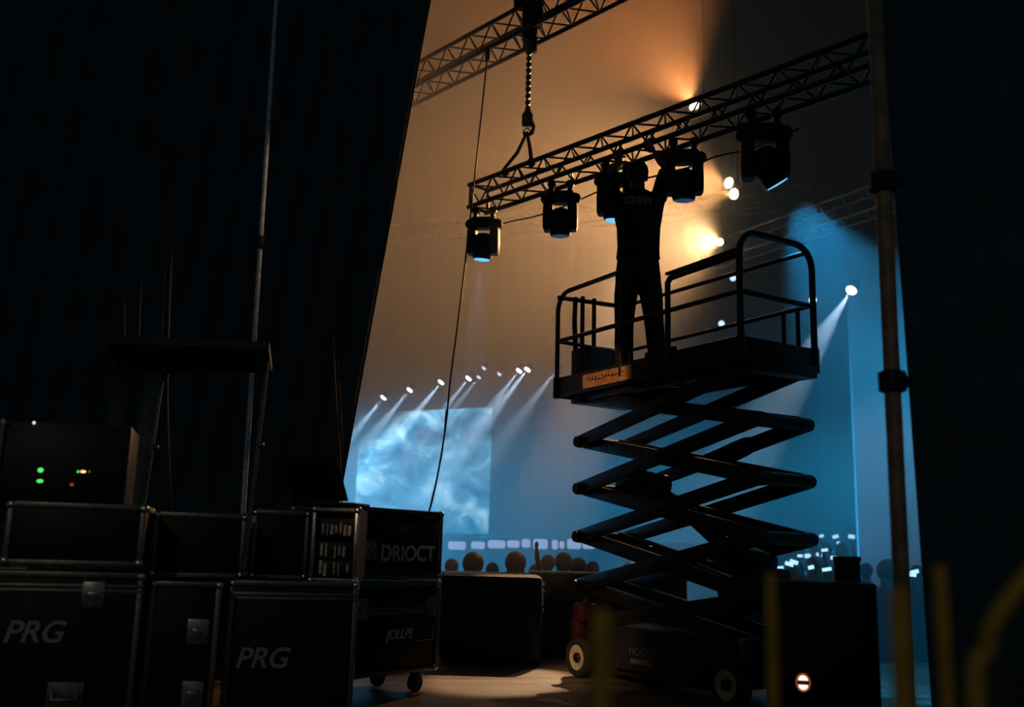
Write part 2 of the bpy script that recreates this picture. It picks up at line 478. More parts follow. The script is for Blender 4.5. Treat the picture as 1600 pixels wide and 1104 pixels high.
mb.box((0, 0, zend - 0.09), (0.11, 0.07, 0.14), None, 0.02)
mb.tube([(0.045, 0, zend - 0.10), (0.065, 0, zend - 0.16), (0.05, 0, zend - 0.23), (0.0, 0, zend - 0.25), (-0.04, 0, zend - 0.22)], [0.016, 0.018, 0.02, 0.018, 0.01], 8)
mb.build('hook', M['chain'], ht)
sl = thing('lifting_sling', 'two-legged sling from the hoist hook down to the lower truss', 'sling', hp + V((0, 0, zend - 0.22)))
apex = V((0, 0, 0.0))
for px, nm in ((787, 'strap'), (827, 'strap')):
    tgt = TA + TD * chord_t(px) + TN * 0.02 - sl.location
    mb = MB()
    mid = (apex + tgt) / 2 + V((0.01, 0, -0.01))
    mb.tube([apex, mid, tgt + V((0, 0, 0.05)), tgt + TN * -0.035 + V((0, 0, 0)), tgt + V((0, 0, -0.04)), tgt + TN * 0.04, tgt + V((0, 0, 0.05))], [0.016, 0.019, 0.020, 0.018, 0.018, 0.018, 0.018], 7)
    mb.build(nm, M['rope'], sl)
mb = MB(); mb.tube([(-0.03, 0, -0.04), (-0.035, 0, 0.01), (0, 0, 0.045), (0.035, 0, 0.01), (0.03, 0, -0.04)], 0.010, 7); mb.build('shackle', M['chain'], sl)

def curve_px(pts):   # pts: (px,py,Y)
    return [at(*p) for p in pts]
def smooth_path(pts, n=6):
    out = []
    P = [pts[0]] + list(pts) + [pts[-1]]
    for i in range(1, len(P) - 2):
        for k in range(n):
            t = k / n; p0, p1, p2, p3 = P[i - 1], P[i], P[i + 1], P[i + 2]
            out.append(0.5 * ((2 * p1) + (p2 - p0) * t + (2 * p0 - 5 * p1 + 4 * p2 - p3) * t * t + (3 * p1 - p0 - 3 * p2 + p3) * t ** 3))
    out.append(pts[-1]); return out
def rope(name, label, cat, pts, r, m, group=None):
    mb = MB(); mb.tube(smooth_path(pts), r, 7)
    return tag(mb.build(name, m), label, cat, group)

cc = TA2 + TD * chord_t(762) + V((0, 0, -0.28))
ct = curve_px([(762, 84, 9.1), (751, 190, 9.1), (738, 310, 9.15), (728, 400, 9.2), (716, 500, 9.2), (704, 590, 9.2), (697, 660, 9.2), (686, 730, 9.2), (673, 790, 9.2), (655, 850, 9.2), (640, 930, 9.2)])
ct[-1].z = 0.01
t = thing('hanging_cable', 'thin dark cable hanging from the upper truss past its end to the floor cases', 'cable', ct[-1])
mb = MB(); mb.tube(smooth_path([p - ct[-1] for p in ct]), 0.009, 7); mb.build('cord', M['cable'], t)
c2 = curve_px([(697, 640, 9.22), (692, 700, 9.22), (684, 740, 9.22), (670, 800, 9.22), (662, 850, 9.22)])
mb = MB(); mb.tube(smooth_path([p - ct[-1] for p in c2]), 0.006, 6); mb.build('cord', M['cable'], t)
mb = MB(); mb.box(ct[0] - ct[-1] + V((0, 0, 0.0)), (0.05, 0.05, 0.14), None, 0.01); mb.build('clamp', M['chain'], t)

# ------------------------------------------------------------------ moving heads
def moving_head(label, hang, yaw, tilt, lens_m, beam=None, s=1.0):
    t = thing('moving_head_light', label, 'stage light', hang, yaw, 'moving head lights under the lighting truss')
    t.scale = (s, s, s)
    for x in (-0.08, 0.08):
        mb = MB(); mb.lathe([(0.036, -0.02), (0.036, 0.02)], (x, 0, 0), Matrix.Rotation(R(90), 3, 'X'), 14); mb.box((x, 0, -0.04), (0.04, 0.04, 0.08), None, 0.006)
        mb.build('clamp', M['black_metal'], t)
    mb = MB(); mb.box((0, 0, -0.075), (0.22, 0.05, 0.02), None, 0.004)
    mb.box((0, 0, -0.125), (0.235, 0.15, 0.105), None, 0.028)
    for x in (-0.125, 0.125): mb.ell((x, 0, -0.130), 0.052, 0.07, 0.048)
    mb.build('base', M['black_plastic'], t)
    for x in (-1, 1):
        mb = MB()
        rings = []
        for z, wx, wy in ((-0.165, 0.02, 0.06), (-0.185, 0.042, 0.08), (-0.30, 0.046, 0.09), (-0.40, 0.044, 0.08), (-0.425, 0.034, 0.05)):
            rings.append([V((x * 0.106 + wx * math.copysign(abs(math.cos(a)) ** 0.5, math.cos(a)), wy * math.copysign(abs(math.sin(a)) ** 0.6, math.sin(a)), z)) for a in [k * math.pi / 8 for k in range(16)]])
        mb.loft(rings); mb.build('yoke_arm', M['black_plastic'], t)
    hd = MB()
    hd.lathe([(0.015, 0.085), (0.055, 0.078), (0.085, 0.052), (0.097, 0.0), (0.096, -0.06), (0.092, -0.11), (0.09, -0.135), (0.083, -0.16)], seg=24)
    h = hd.build('head', M['black_plastic'], t); h.location = (0, 0, -0.308); h.rotation_euler = (tilt[0], tilt[1], 0)
    mb = MB(); mb.lathe([(0.076, -0.158), (0.070, -0.166), (0.02, -0.17)], seg=22); mb.build('lens', lens_m, h)
    if beam:
        p, col, deg = beam
        l = bpy.data.lights.new('beam', 'SPOT'); l.energy = p; l.color = col; l.spot_size = R(deg); l.spot_blend = 0.6; l.shadow_soft_size = 0.03
        lo = bpy.data.objects.new('beam', l); C.objects.link(lo); lo.parent = h; lo.location = (0, 0, -0.18)
    return t
fx_yaw = -0.15
def fx(px, label, tilt=(0, 0), lens=None, beam=None, s=1.0, off=0.0):
    p = TA + TD * chord_t(px, TN * TS + V((0, 0, -TS))) + TN * (TS * 0.5) + V((0, 0, -TS - 0.035 + off))
    return moving_head(label, p, fx_yaw, tilt, lens or M['lens_blue'], beam, s)
fx(771, 'leftmost moving head, at the end of the truss, blue beam below', (0.12, 0.08), M['lens_bright_blue'], (160, (0.30, 0.66, 1.0), 22), 1.10)
fx(890, 'moving head midway between the truss end and the crew member', (0.1, 0.0), M['lens_blue'], (14, (0.45, 0.6, 1.0), 16), 1.08)
fx(975, 'moving head half hidden behind the crew member and his left arm', (0.1, 0.05), M['lens_bright_blue'], (30, (0.35, 0.65, 1.0), 16), 1.08)
fx(1081, 'moving head just right of the crew member\'s right arm', (0.15, 0.0), M['lens_blue'], None, 1.08)
fx(1205, 'large dark moving head at right, tilted, throwing a wide blue beam', (0.25, -0.55), M['lens_bright_blue'], (1300, (0.02, 0.40, 0.85), 60), 1.25)

# power cable slung along under the truss
pc = []
for px, sag in ((718, 0.0), (760, 0.0), (800, -0.03), (850, -0.02), (905, 0.02), (960, 0.0), (1040, -0.03), (1080, -0.01), (1140, -0.04), (1210, 0.0)):
    b = TA + TD * (chord_t(max(px, 735)) + (0 if px > 735 else -0.12)) + TN * 0.34 + V((0, 0, -TS - 0.13 + sag)); pc.append(b)
rope('power_cable', 'thin power cable strung between the moving heads below the truss', 'cable', pc, 0.008, M['cable'])

# ------------------------------------------------------------------ scissor lift
LP, LW, SH = 2.27, 0.747, -0.10
HL, HW = 2.07, 0.494
lift = thing('scissor_lift', 'raised dark scissor lift with the crew member on its platform', 'scissor lift', (1.372, 7.70, 0), math.atan2(-0.852, 0.5235))
x0, x1, y0, y1 = -LP / 2 + SH, LP / 2 + SH, -LW / 2, LW / 2
ZL = [2.331, 1.935, 1.529, 1.123, 0.717, 0.40]
# chassis
ch = MB(); ch.box((0, 0, 0.24), (1.72, 0.60, 0.26), None, 0.02); ch.box((0, 0, 0.40), (1.86, 0.52, 0.07), None, 0.01)
ch.build('chassis', M['lift_dark'], lift)
for sx in (-1, 1):
    mb = MB(); mb.box((sx * 0.97, 0, 0.36), (0.12, 0.66, 0.20), None, 0.02); mb.box((sx * 0.985, 0, 0.22), (0.08, 0.5, 0.12), None, 0.02)
    mb.build('bumper', M['lift_paint'], lift)
mb = MB(); mb.box((-0.93, -0.25, 0.50), (0.14, 0.16, 0.16), None, 0.015); mb.tube([(-0.93, -0.25, 0.57), (-0.93, -0.25, 0.62)], 0.02, 8)
mb.build('valve_block', M['lift_paint'], lift)
for y in (-1, 1):
    mb = MB(); mb.box((0.0, y * 0.315, 0.23), (1.10, 0.03, 0.22), None, 0.01); mb.box((0.0, y * 0.33, 0.23), (0.5, 0.012, 0.16), None, 0.004)
    tray = mb.build('battery_door', M['lift_dark'], lift)
    if y < 0:
        text('HOOK', 0.085, M['letter_grey'], tray, (-0.10, -0.345, 0.265), (R(90), 0, 0))
        mb = MB(); mb.box((-0.09, -0.339, 0.195), (0.26, 0.004, 0.035), None, 0.001); mb.build('label_plate', M['letter_grey'], tray)
mb = MB(); mb.box((0, 0, 0.085), (1.0, 0.5, 0.05), None, 0.01); mb.build('pothole_guard', M['lift_dark'], lift)
for sx in (-1, 1):
    for sy in (-1, 1):
        rt = Matrix.Rotation(R(90) * sy, 3, 'X')
        mb = MB(); mb.lathe([(0.10, -0.05), (0.145, -0.055), (0.155, -0.04), (0.155, 0.04), (0.145, 0.055), (0.105, 0.05), (0.10, 0.0)], (sx * 0.85, sy * 0.345, 0.155), rt, 28, True)
        wh = mb.build('wheel', M['rubber'], lift)
        mb = MB(); mb.lathe([(0.02, -0.03), (0.105, -0.048), (0.105, 0.046), (0.095, 0.05), (0.085, 0.035), (0.05, 0.028), (0.045, 0.05), (0.01, 0.05)], (sx * 0.85, sy * 0.345, 0.155), rt, 24)
        wr = mb.build('rim', M['rim'], wh)
        # negative y side hubs face the camera
        mb = MB(); mb.lathe([(0.038, 0.02), (0.038, 0.055), (0.03, 0.062)], (sx * 0.85, sy * 0.345, 0.155), Matrix.Rotation(R(90) if sy < 0 else R(-90), 3, 'X'), 16)
        mb.build('hub', M['black_metal'], wh)
# scissor arms: each level has two diagonals on each side
def arm(a, b, y, wd=0.045, h=0.110):
    mb = MB(); mb.beam(a + V((0, y, 0)), b + V((0, y, 0)), wd, h, bevel=0.006)
    for p in (a, b): mb.lathe([(0.052, -wd / 2 - 0.006), (0.052, wd / 2 + 0.006)], p + V((0, y, 0)), Matrix.Rotation(R(90), 3, 'X'), 14)
    return mb
for i in range(5):
    zt, zb = ZL[i], ZL[i + 1]
    xl = -HL / 2; xr = HL / 2
    for sy in (-1, 1):
        yo = sy * (HW / 2); yi = sy * (HW / 2 - 0.052)
        lt, rt_, lb, rb = V((xl, 0, zt)), V((xr, 0, zt)), V((xl, 0, zb)), V((xr, 0, zb))
        arm(lb, rt_, yo).build('scissor_arm', M['lift_steel'], lift)
        arm(lt, rb, yi).build('scissor_arm', M['lift_steel'], lift)
for i in range(6):
    for x in (-HL / 2, HL / 2):
        mb = MB(); mb.lathe([(0.046, -HW / 2 - 0.05), (0.046, HW / 2 + 0.05)], (x, 0, ZL[i]), Matrix.Rotation(R(90), 3, 'X'), 16)
        mb.build('cross_tube', M['lift_steel'], lift)
for i in range(5):
    mb = MB(); mb.lathe([(0.03, -HW / 2 - 0.045), (0.03, HW / 2 + 0.045)], (0, 0, (ZL[i] + ZL[i + 1]) / 2), Matrix.Rotation(R(90), 3, 'X'), 14)
    mb.build('pivot_pin', M['lift_steel'], lift)
# hydraulic cylinders
def ram(a, b, r, name='hydraulic_cylinder'):
    a, b = V(a), V(b)
    mb = MB(); m_ = a.lerp(b, 0.62)
    mb.tube([a, a.lerp(b, 0.03), m_, m_ + (b - a) * 0.01], [r * 1.25, r, r, r * 1.15], 14)
    o = mb.build(name, M['lift_steel'], lift)
    mb = MB(); mb.tube([m_, b], r * 0.5, 12); mb.build('piston_rod', M['black_metal'], o)
    for p in (a, b):
        mb = MB(); mb.lathe([(r * 1.35, -0.08), (r * 1.35, 0.08)], p, Matrix.Rotation(R(90), 3, 'X'), 14)
        mb.build('trunnion', M['black_metal'], o)
ram((0.72, 0.0, 0.90), (-0.30, 0.0, 1.55), 0.062)
ram((0.80, 0.05, 0.72), (-0.40, 0.05, 0.98), 0.062)
mb = MB(); mb.box((-0.55, -0.02, 1.56), (0.34, 0.22, 0.15), Euler((0, R(-14), 0)).to_matrix(), 0.04)
mb.tube([(-0.78, 0, 1.50), (-0.74, 0, 1.58), (-0.62, 0, 1.65), (-0.45, 0, 1.64)], 0.035, 8)
mb.box((-0.38, 0.1, 1.46), (0.34, 0.12, 0.09), Euler((0, R(10), 0)).to_matrix(), 0.03)
mb.build('cylinder_bracket', M['lift_steel'], lift)
mb = MB(); mb.box((0.68, 0, 0.97), (0.36, 0.30, 0.17), Euler((0, R(14), 0)).to_matrix(), 0.05); mb.box((0.74, 0, 0.80), (0.5, 0.3, 0.16), Euler((0, R(-12), 0)).to_matrix(), 0.05)
mb.build('cylinder_bracket', M['lift_steel'], lift)
mb = MB(); mb.tube(smooth_path([V((-0.1, 0.12, 1.70)), V((0.25, 0.12, 1.78)), V((0.55, 0.12, 1.85)), V((0.62, 0.12, 1.83)), V((0.6, 0.12, 1.76)), V((0.2, 0.12, 1.66))]), 0.022, 8)
mb.build('hose_loop', M['rubber'], lift)
# platform
mb = MB(); mb.box(((x0 + x1) / 2, 0, 2.375), (LP - 0.02, LW - 0.02, 0.05), None, 0.004)
for k in range(7): mb.box((x0 + 0.18 + k * 0.32, 0, 2.345), (0.05, LW - 0.06, 0.03))
mb.build('deck', M['lift_steel'], lift)
tb = MB(); zc, hh = 2.42, 0.178
tb.box(((x0 + x1) / 2, y0, zc), (LP, 0.014, hh), None, 0.004); tb.box(((x0 + x1) / 2, y1, zc), (LP, 0.014, hh), None, 0.004)
tb.box((x0, 0, zc), (0.014, LW, hh), None, 0.004); tb.box((x1, 0, zc), (0.014, LW, hh), None, 0.004)
for x in (x0, x1):
    for y in (y0, y1): tb.box((x, y, zc), (0.05, 0.05, hh + 0.01), None, 0.006)
for xx in (0.05, 0.32): tb.box((xx, y0 - 0.005, 2.52), (0.08, 0.04, 0.05), None, 0.012)
toe = tb.build('toe_board', M['lift_steel'], lift)
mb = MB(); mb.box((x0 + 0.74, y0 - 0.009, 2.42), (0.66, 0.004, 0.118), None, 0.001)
patch = tag(mb.build('lit_patch', M['lit_patch'], toe), 'orange strip painted as a pool of warm light')  # thin strip with the warm pool of light put into its colour
mb = MB(); rs = random.Random(5)
mb.tube([(x0 + 0.50 + k * 0.04, y0 - 0.012, 2.415 + 0.006 * math.sin(k * 1.3) + k * 0.0012) for k in range(12)], 0.004, 5)
for k in range(11): mb.ell((x0 + 0.50 + k * 0.046, y0 - 0.012, 2.43 + rs.uniform(-0.006, 0.012)), 0.011, 0.003, rs.uniform(0.006, 0.014), 8, 6)
mb.build('illegible_print', M['shoe'], patch)  # dark squiggles in place of unreadable print
mb = MB()
for y in (-0.24, 0.24): mb.box((0.0, y, 2.325), (LP - 0.1, 0.05, 0.07), None, 0.006)
for x in (-HL / 2, HL / 2): mb.box((x, 0, 2.315), (0.16, HW + 0.12, 0.09), None, 0.01)
mb.build('platform_rail_channel', M['lift_steel'], lift)
rr = 0.021
ZT = 3.285
def rail(pts, r=rr): 
    mb = MB(); mb.tube(pts, r, 10); return mb.build('guard_rail', M['lift_steel'], lift)
def loop(a, b, zt, rad=0.16, zb=2.36):
    a, b = V((*a, 0)), V((*b, 0)); d = (b - a).normalized(); pts = [a + V((0, 0, zb))]
    for k in range(7):
        an = math.pi / 2 * k / 6; pts.append(a + d * (rad * (1 - math.cos(an))) + V((0, 0, zt - rad + rad * math.sin(an))))
    for k in range(7):
        an = math.pi / 2 * k / 6; pts.append(b - d * (rad * (1 - math.sin(an))) + V((0, 0, zt - rad + rad * math.cos(an))))
    pts.append(b + V((0, 0, zb))); return pts
rail(loop((x1, y0), (x1, y1), ZT, 0.17), 0.025)                                    # end hoop nearest the lens
rail([(x1, y0, 2.83), (x1, y1, 2.83)])
# side rail near the lens: left section, gap, right section
pa = [V((x0, y0, 2.36))] + [V((x0 + 0.17 * (1 - math.cos(a)), y0, ZT - 0.17 + 0.17 * math.sin(a))) for a in [math.pi / 2 * k / 6 for k in range(7)]] + [V((x0 + 0.86, y0, ZT)), V((x0 + 0.92, y0, ZT - 0.06)), V((x0 + 0.92, y0, 2.40))]
rail(pa)
rail([(x0, y0, 2.845), (x1, y0, 2.83)], 0.019)
rail([(x0 + 1.50, y0, 2.38), (x0 + 1.50, y0, 3.06), (x0 + 1.53, y0, 3.09), (x1, y0, 3.10)], 0.023)
# padded sleeve on the right section
mb = MB(); mb.tube([(x0 + 1.46, y0 + 0.02, 3.145), (x0 + 1.68, y0 + 0.02, 3.12), (x0 + 2.22, y0 + 0.02, 3.13)], [0.012, 0.038, 0.036], 8); mb.build('rail_pad', M['rubber'], lift)
# left end and far side
rail([(x0, y0, ZT - 0.03), (x0, y1, ZT)])
rail([(x0, y0, 2.845), (x0, y1, 2.845)], 0.017)
rail([(x0, y1, 2.36), (x0, y1, ZT), (x1 - 0.06, y1, ZT - 0.02)])
rail([(x0, y1, 2.845), (x1, y1, 2.84)], 0.017)
rail([(x0 + 1.98, y1, 2.38), (x0 + 1.98, y1, 2.84)], 0.018); rail([(x0 + 2.12, y1, 2.38), (x0 + 2.12, y1, 2.84)], 0.018)
# control box with cables and joystick hung at the left end
mb = MB(); mb.box((x0 + 0.20, y0 + 0.30, 2.645), (0.26, 0.40, 0.25), None, 0.015); cb = mb.build('control_box', M['black_plastic'], lift)
mb = MB()
for yy, xx in ((0.20, 0.10), (0.33, 0.10)): mb.tube([(x0 + xx, y0 + yy, ZT - 0.01), (x0 + xx, y0 + yy, 2.76)], 0.020, 8)
mb.tube([(x0 + 0.1, y0 + 0.12, ZT - 0.03), (x0 + 0.09, y0 + 0.12, 3.05), (x0 + 0.11, y0 + 0.11, 2.95), (x0 + 0.1, y0 + 0.13, 2.76)], 0.022, 8)
mb.build('control_hanger', M['black_plastic'], cb)
mb = MB(); mb.tube([(x0 + 0.12, y0 + 0.24, 2.40), (x0 + 0.12, y0 + 0.24, 2.55)], 0.02, 8); mb.tube([(x0 + 0.22, y0 + 0.42, 2.40), (x0 + 0.22, y0 + 0.42, 2.55)], 0.02, 8)
mb.build('box_foot', M['black_plastic'], cb)

# ------------------------------------------------------------------ crew member
def crew():
    Yb = 7.83
    base = at(1003, 560, Yb); base.z = 2.40
    t = thing('person', 'crew member in black shirt seen from behind, arms raised to the truss', 'person', base)
    def L(px, py, Y): return at(px, py, Y) - base
    def ring(c, rx, ry, n=20, p=1.0): 
        return [V(c) + V((rx * math.copysign(abs(math.cos(a)) ** p, math.cos(a)), ry * math.copysign(abs(math.sin(a)) ** p, math.sin(a)), 0)) for a in [2 * math.pi * k / n for k in range(n)]]
    def remesh(o, vox, it=6):
        m_ = o.modifiers.new('r', 'REMESH'); m_.mode = 'VOXEL'; m_.voxel_size = vox
        s_ = o.modifiers.new('s', 'SMOOTH'); s_.factor = 0.5; s_.iterations = it
        return bake(o)
    # chord to grip
    CO = V((0, 0, -TS))
    cl = TA + TD * chord_t(968, CO) + CO - base
    cr = TA + TD * chord_t(1017, CO) + CO - base
    headc = L(996, 274, Yb)
    neck = L(997, 296, Yb)
    shl, shr = L(957, 303, Yb), L(1030, 301, Yb)
    wl = cl + V((0.0, -0.05, -0.115)); wr = cr + V((0.03, -0.05, -0.125))
    ell, elr = L(955, 272, Yb - 0.12), L(1034, 272, Yb - 0.14)
    ell = V((shl.x - 0.02, -0.16, (shl.z + wl.z) / 2 - 0.02)); elr = V((shr.x + 0.035, -0.18, (shr.z + wr.z) / 2 - 0.01))
    hipz = L(1000, 408, Yb).z; crz = L(999, 447, Yb).z; hemz = L(997, 404, Yb).z
    fl, fr = L(975, 560, 7.93), L(1030, 550, 7.72); fl.z = fr.z = 0.0
    xc = L(997, 400, Yb).x
    # body: head, neck, torso, arms, hands, legs as one surface
    b = MB()
    hz = headc.z
    b.ell(headc + V((0, 0.0, 0.012)), 0.083, 0.102, 0.108, 20, 14)
    b.ell(headc + V((0, 0.035, -0.055)), 0.062, 0.070, 0.075, 18, 12)       # jaw and face (turned away)
    b.ell(headc + V((0, 0.105, -0.02)), 0.014, 0.022, 0.022); b.ell(headc + V((0, 0.095, -0.065)), 0.026, 0.014, 0.010)
    for sx in (-1, 1):
        b.ell(headc + V((sx * 0.083, 0.0, -0.02)), 0.010, 0.020, 0.033)
        b.ell(headc + V((sx * 0.032, 0.088, 0.012)), 0.016, 0.012, 0.010)
    b.tube([headc + V((0, -0.01, -0.04)), neck, neck + V((0, 0, -0.08))], [0.056, 0.060, 0.072], 14)
    b.loft([ring((xc, 0, neck.z - 0.02), 0.07, 0.06), ring((xc, 0, neck.z - 0.08), 0.17, 0.085), ring((xc, 0, neck.z - 0.2), 0.185, 0.11), ring((xc, 0, hipz + 0.15), 0.155, 0.10), ring((xc, 0, hipz - 0.05), 0.150, 0.10), ring((xc, 0, crz + 0.07), 0.12, 0.08)])
    def limb(pts, rs): b.tube(smooth_path([V(p) for p in pts], 4), [rs[0] + (rs[-1] - rs[0]) * 0] * 0 or _interp(rs, 4), 12)
    def _interp(rs, n):
        out = []
        for i in range(len(rs) - 1):
            for k in range(n): out.append(rs[i] + (rs[i + 1] - rs[i]) * k / n)
        out.append(rs[-1]); return out
    limb([shl + V((0.06, 0, -0.06)), shl, ell, (ell + wl) / 2 + V((-0.004, -0.01, 0)), wl], [0.062, 0.058, 0.043, 0.041, 0.027])
    limb([shr + V((-0.06, 0, -0.06)), shr, elr, (elr + wr) / 2 + V((0.004, -0.01, 0)), wr], [0.062, 0.058, 0.043, 0.041, 0.027])
    kz = crz * 0.52
    hl, hr = V((xc - 0.085, 0, crz + 0.06)), V((xc + 0.085, 0, crz + 0.06))
    kl, kr = hl.lerp(fl, 0.48) + V((-0.012, 0.03, 0)), hr.lerp(fr, 0.48) + V((0.012, 0.03, 0))
    limb([hl, hl.lerp(kl, 0.5), kl, kl.lerp(fl, 0.4), fl + V((0, -0.02, 0.07))], [0.085, 0.08, 0.058, 0.056, 0.040])
    limb([hr, hr.lerp(kr, 0.5), kr, kr.lerp(fr, 0.4), fr + V((0, -0.02, 0.07))], [0.085, 0.08, 0.058, 0.056, 0.040])
    # hands: palm behind and under the tube, fingers curled over it
    for wv, cv, sx in ((wl, cl, -1), (wr, cr, 1)):
        e = TD.copy()
        n = V((-TN.x, -TN.y, 0))          # towards the lens
        pal = cv + n * 0.040 + V((0, 0, -0.035))
        b.beam(wv, pal + V((0, 0, 0.02)), 0.030, 0.030)
        for k in range(4):
            off = e * ((k - 1.5) * 0.021)
            b.tube([wv.lerp(pal, 0.35) + off * 0.6, pal + off, pal + off + V((0, 0, 0.02))], [0.013, 0.013, 0.011], 8)
            ln = (0.9, 1.0, 0.96, 0.8)[k]
            fpts = []
            for j in range(7):
                an = math.radians(-35 + j * 32 * ln)
                fpts.append(cv + off + n * (0.036 * math.cos(an)) + V((0, 0, 0.036 * math.sin(an))))
            b.tube(fpts, [0.0105, 0.0105, 0.010, 0.0098, 0.0095, 0.009, 0.0075], 8)
        th = -sx
        b.tube([wv.lerp(pal, 0.3) + e * (th * 0.022), cv + e * (th * 0.045) + n * 0.03 + V((0, 0, -0.045)), cv + e * (th * 0.05) + V((0, 0, -0.042)) - n * 0.005, cv + e * (th * 0.045) - n * 0.028 + V((0, 0, -0.03))], [0.014, 0.013, 0.011, 0.008], 8)
    body = b.build('body', M['skin'], t); remesh(body, 0.0062, 3)
    # hair
    h = MB(); h.ell(headc + V((0, -0.010, 0.022)), 0.092, 0.108, 0.108, 22, 16); h.ell(headc + V((0, -0.045, -0.03)), 0.072, 0.058, 0.06, 18, 12)
    hr_ = h.build('hair', M['hair'], t)
    # shirt
    s = MB()
    s.loft([ring((xc, 0, neck.z - 0.01), 0.075, 0.066), ring((xc, 0, neck.z - 0.035), 0.12, 0.085), ring((xc + 0.002, 0, neck.z - 0.075), 0.188, 0.10, p=0.85), ring((xc, 0, neck.z - 0.15), 0.200, 0.120, p=0.85),
            ring((xc + 0.003, 0, neck.z - 0.26), 0.188, 0.122, p=0.85), ring((xc + 0.003, 0, hipz + 0.12), 0.178, 0.115, p=0.85), ring((xc, 0, hipz + 0.04), 0.182, 0.118, p=0.85), ring((xc, 0, hemz - 0.005), 0.190, 0.124, p=0.85)])
    for sh, el, sx in ((shl, ell, -1), (shr, elr, 1)):
        s.tube([V((xc + sx * 0.10, 0, sh.z - 0.10)), sh + V((sx * 0.0, 0, -0.035)), sh.lerp(el, 0.45), sh.lerp(el, 0.80), sh.lerp(el, 0.92)], [0.085, 0.075, 0.066, 0.062, 0.062], 14)
        s.tube([V((xc + sx * 0.14, 0, neck.z - 0.33)), V((xc + sx * 0.155, 0, neck.z - 0.17)), sh + V((sx * 0.005, -0.02, 0.0))], [0.05, 0.06, 0.06], 12)
    shirt = s.build('shirt', M['shirt'], t); remesh(shirt, 0.0085, 5)
    # CREW on the back
    tx = text('CREW', 0.083, M['crew_print'], shirt, (0, 0, 0), (R(90), 0, 0), depth=0.001, bold=0.0018, spacing=1.02)
    tc_ = L(995, 321, Yb)
    for v in tx.data.vertices:
        x = v.co.x * 1.0
        y = v.co.z
        v.co = V((x, v.co.y, 0.0)) + V((0, 0, y))
    tx.location = (tc_.x, 0, tc_.z)
    for v in tx.data.vertices:      # wrap round the back
        u = min(0.95, abs(v.co.x) / 0.20)
        v.co.z += 0.126 * ((1 - u ** 2.6) ** 0.5)
    # trousers
    p = MB()
    p.loft([ring((xc, 0, hipz + 0.06), 0.172, 0.112), ring((xc, 0, hipz - 0.04), 0.180, 0.118), ring((xc, 0, hipz - 0.14), 0.192, 0.125), ring((xc, 0, crz + 0.03), 0.190, 0.118)])
    for hx, kx, fx_, sx in ((hl, kl, fl, -1), (hr, kr, fr, 1)):
        fz = fx_ + V((0, 0, 0.06))
        pts = [V((xc + sx * 0.088, 0, crz + 0.08)), hx.lerp(kx, 0.35) + V((sx * 0.008, 0, 0)), hx.lerp(kx, 0.75) + V((sx * 0.004, 0, 0)), kx, kx.lerp(fz, 0.3), kx.lerp(fz, 0.6), kx.lerp(fz, 0.85), fz + V((0, 0, -0.02))]
        p.tube(pts, [0.098, 0.097, 0.085, 0.079, 0.080, 0.078, 0.080, 0.082], 16)
    tr = p.build('trousers', M['trousers'], t)
    for v in tr.data.vertices: pass
    remesh(tr, 0.0085, 5)
    for f, sx in ((fl, -1), (fr, 1)):
        m_ = MB()
        yaw = Matrix.Rotation(-sx * 0.25 - 0.1, 3, 'Z')
        rr_ = []
        for yy, wx, hz_ in ((-0.10, 0.028, 0.05), (-0.085, 0.040, 0.09), (-0.02, 0.044, 0.105), (0.06, 0.048, 0.075), (0.13, 0.050, 0.055), (0.17, 0.035, 0.04), (0.185, 0.012, 0.02)):
            rr_.append([f + yaw @ V((wx * math.cos(a), yy, max(0.0, hz_ * 0.5 + hz_ * 0.5 * math.sin(a)))) for a in [2 * math.pi * k / 14 for k in range(14)]])
        m_.loft(rr_); m_.build('shoe', M['shoe'], t)
crew()

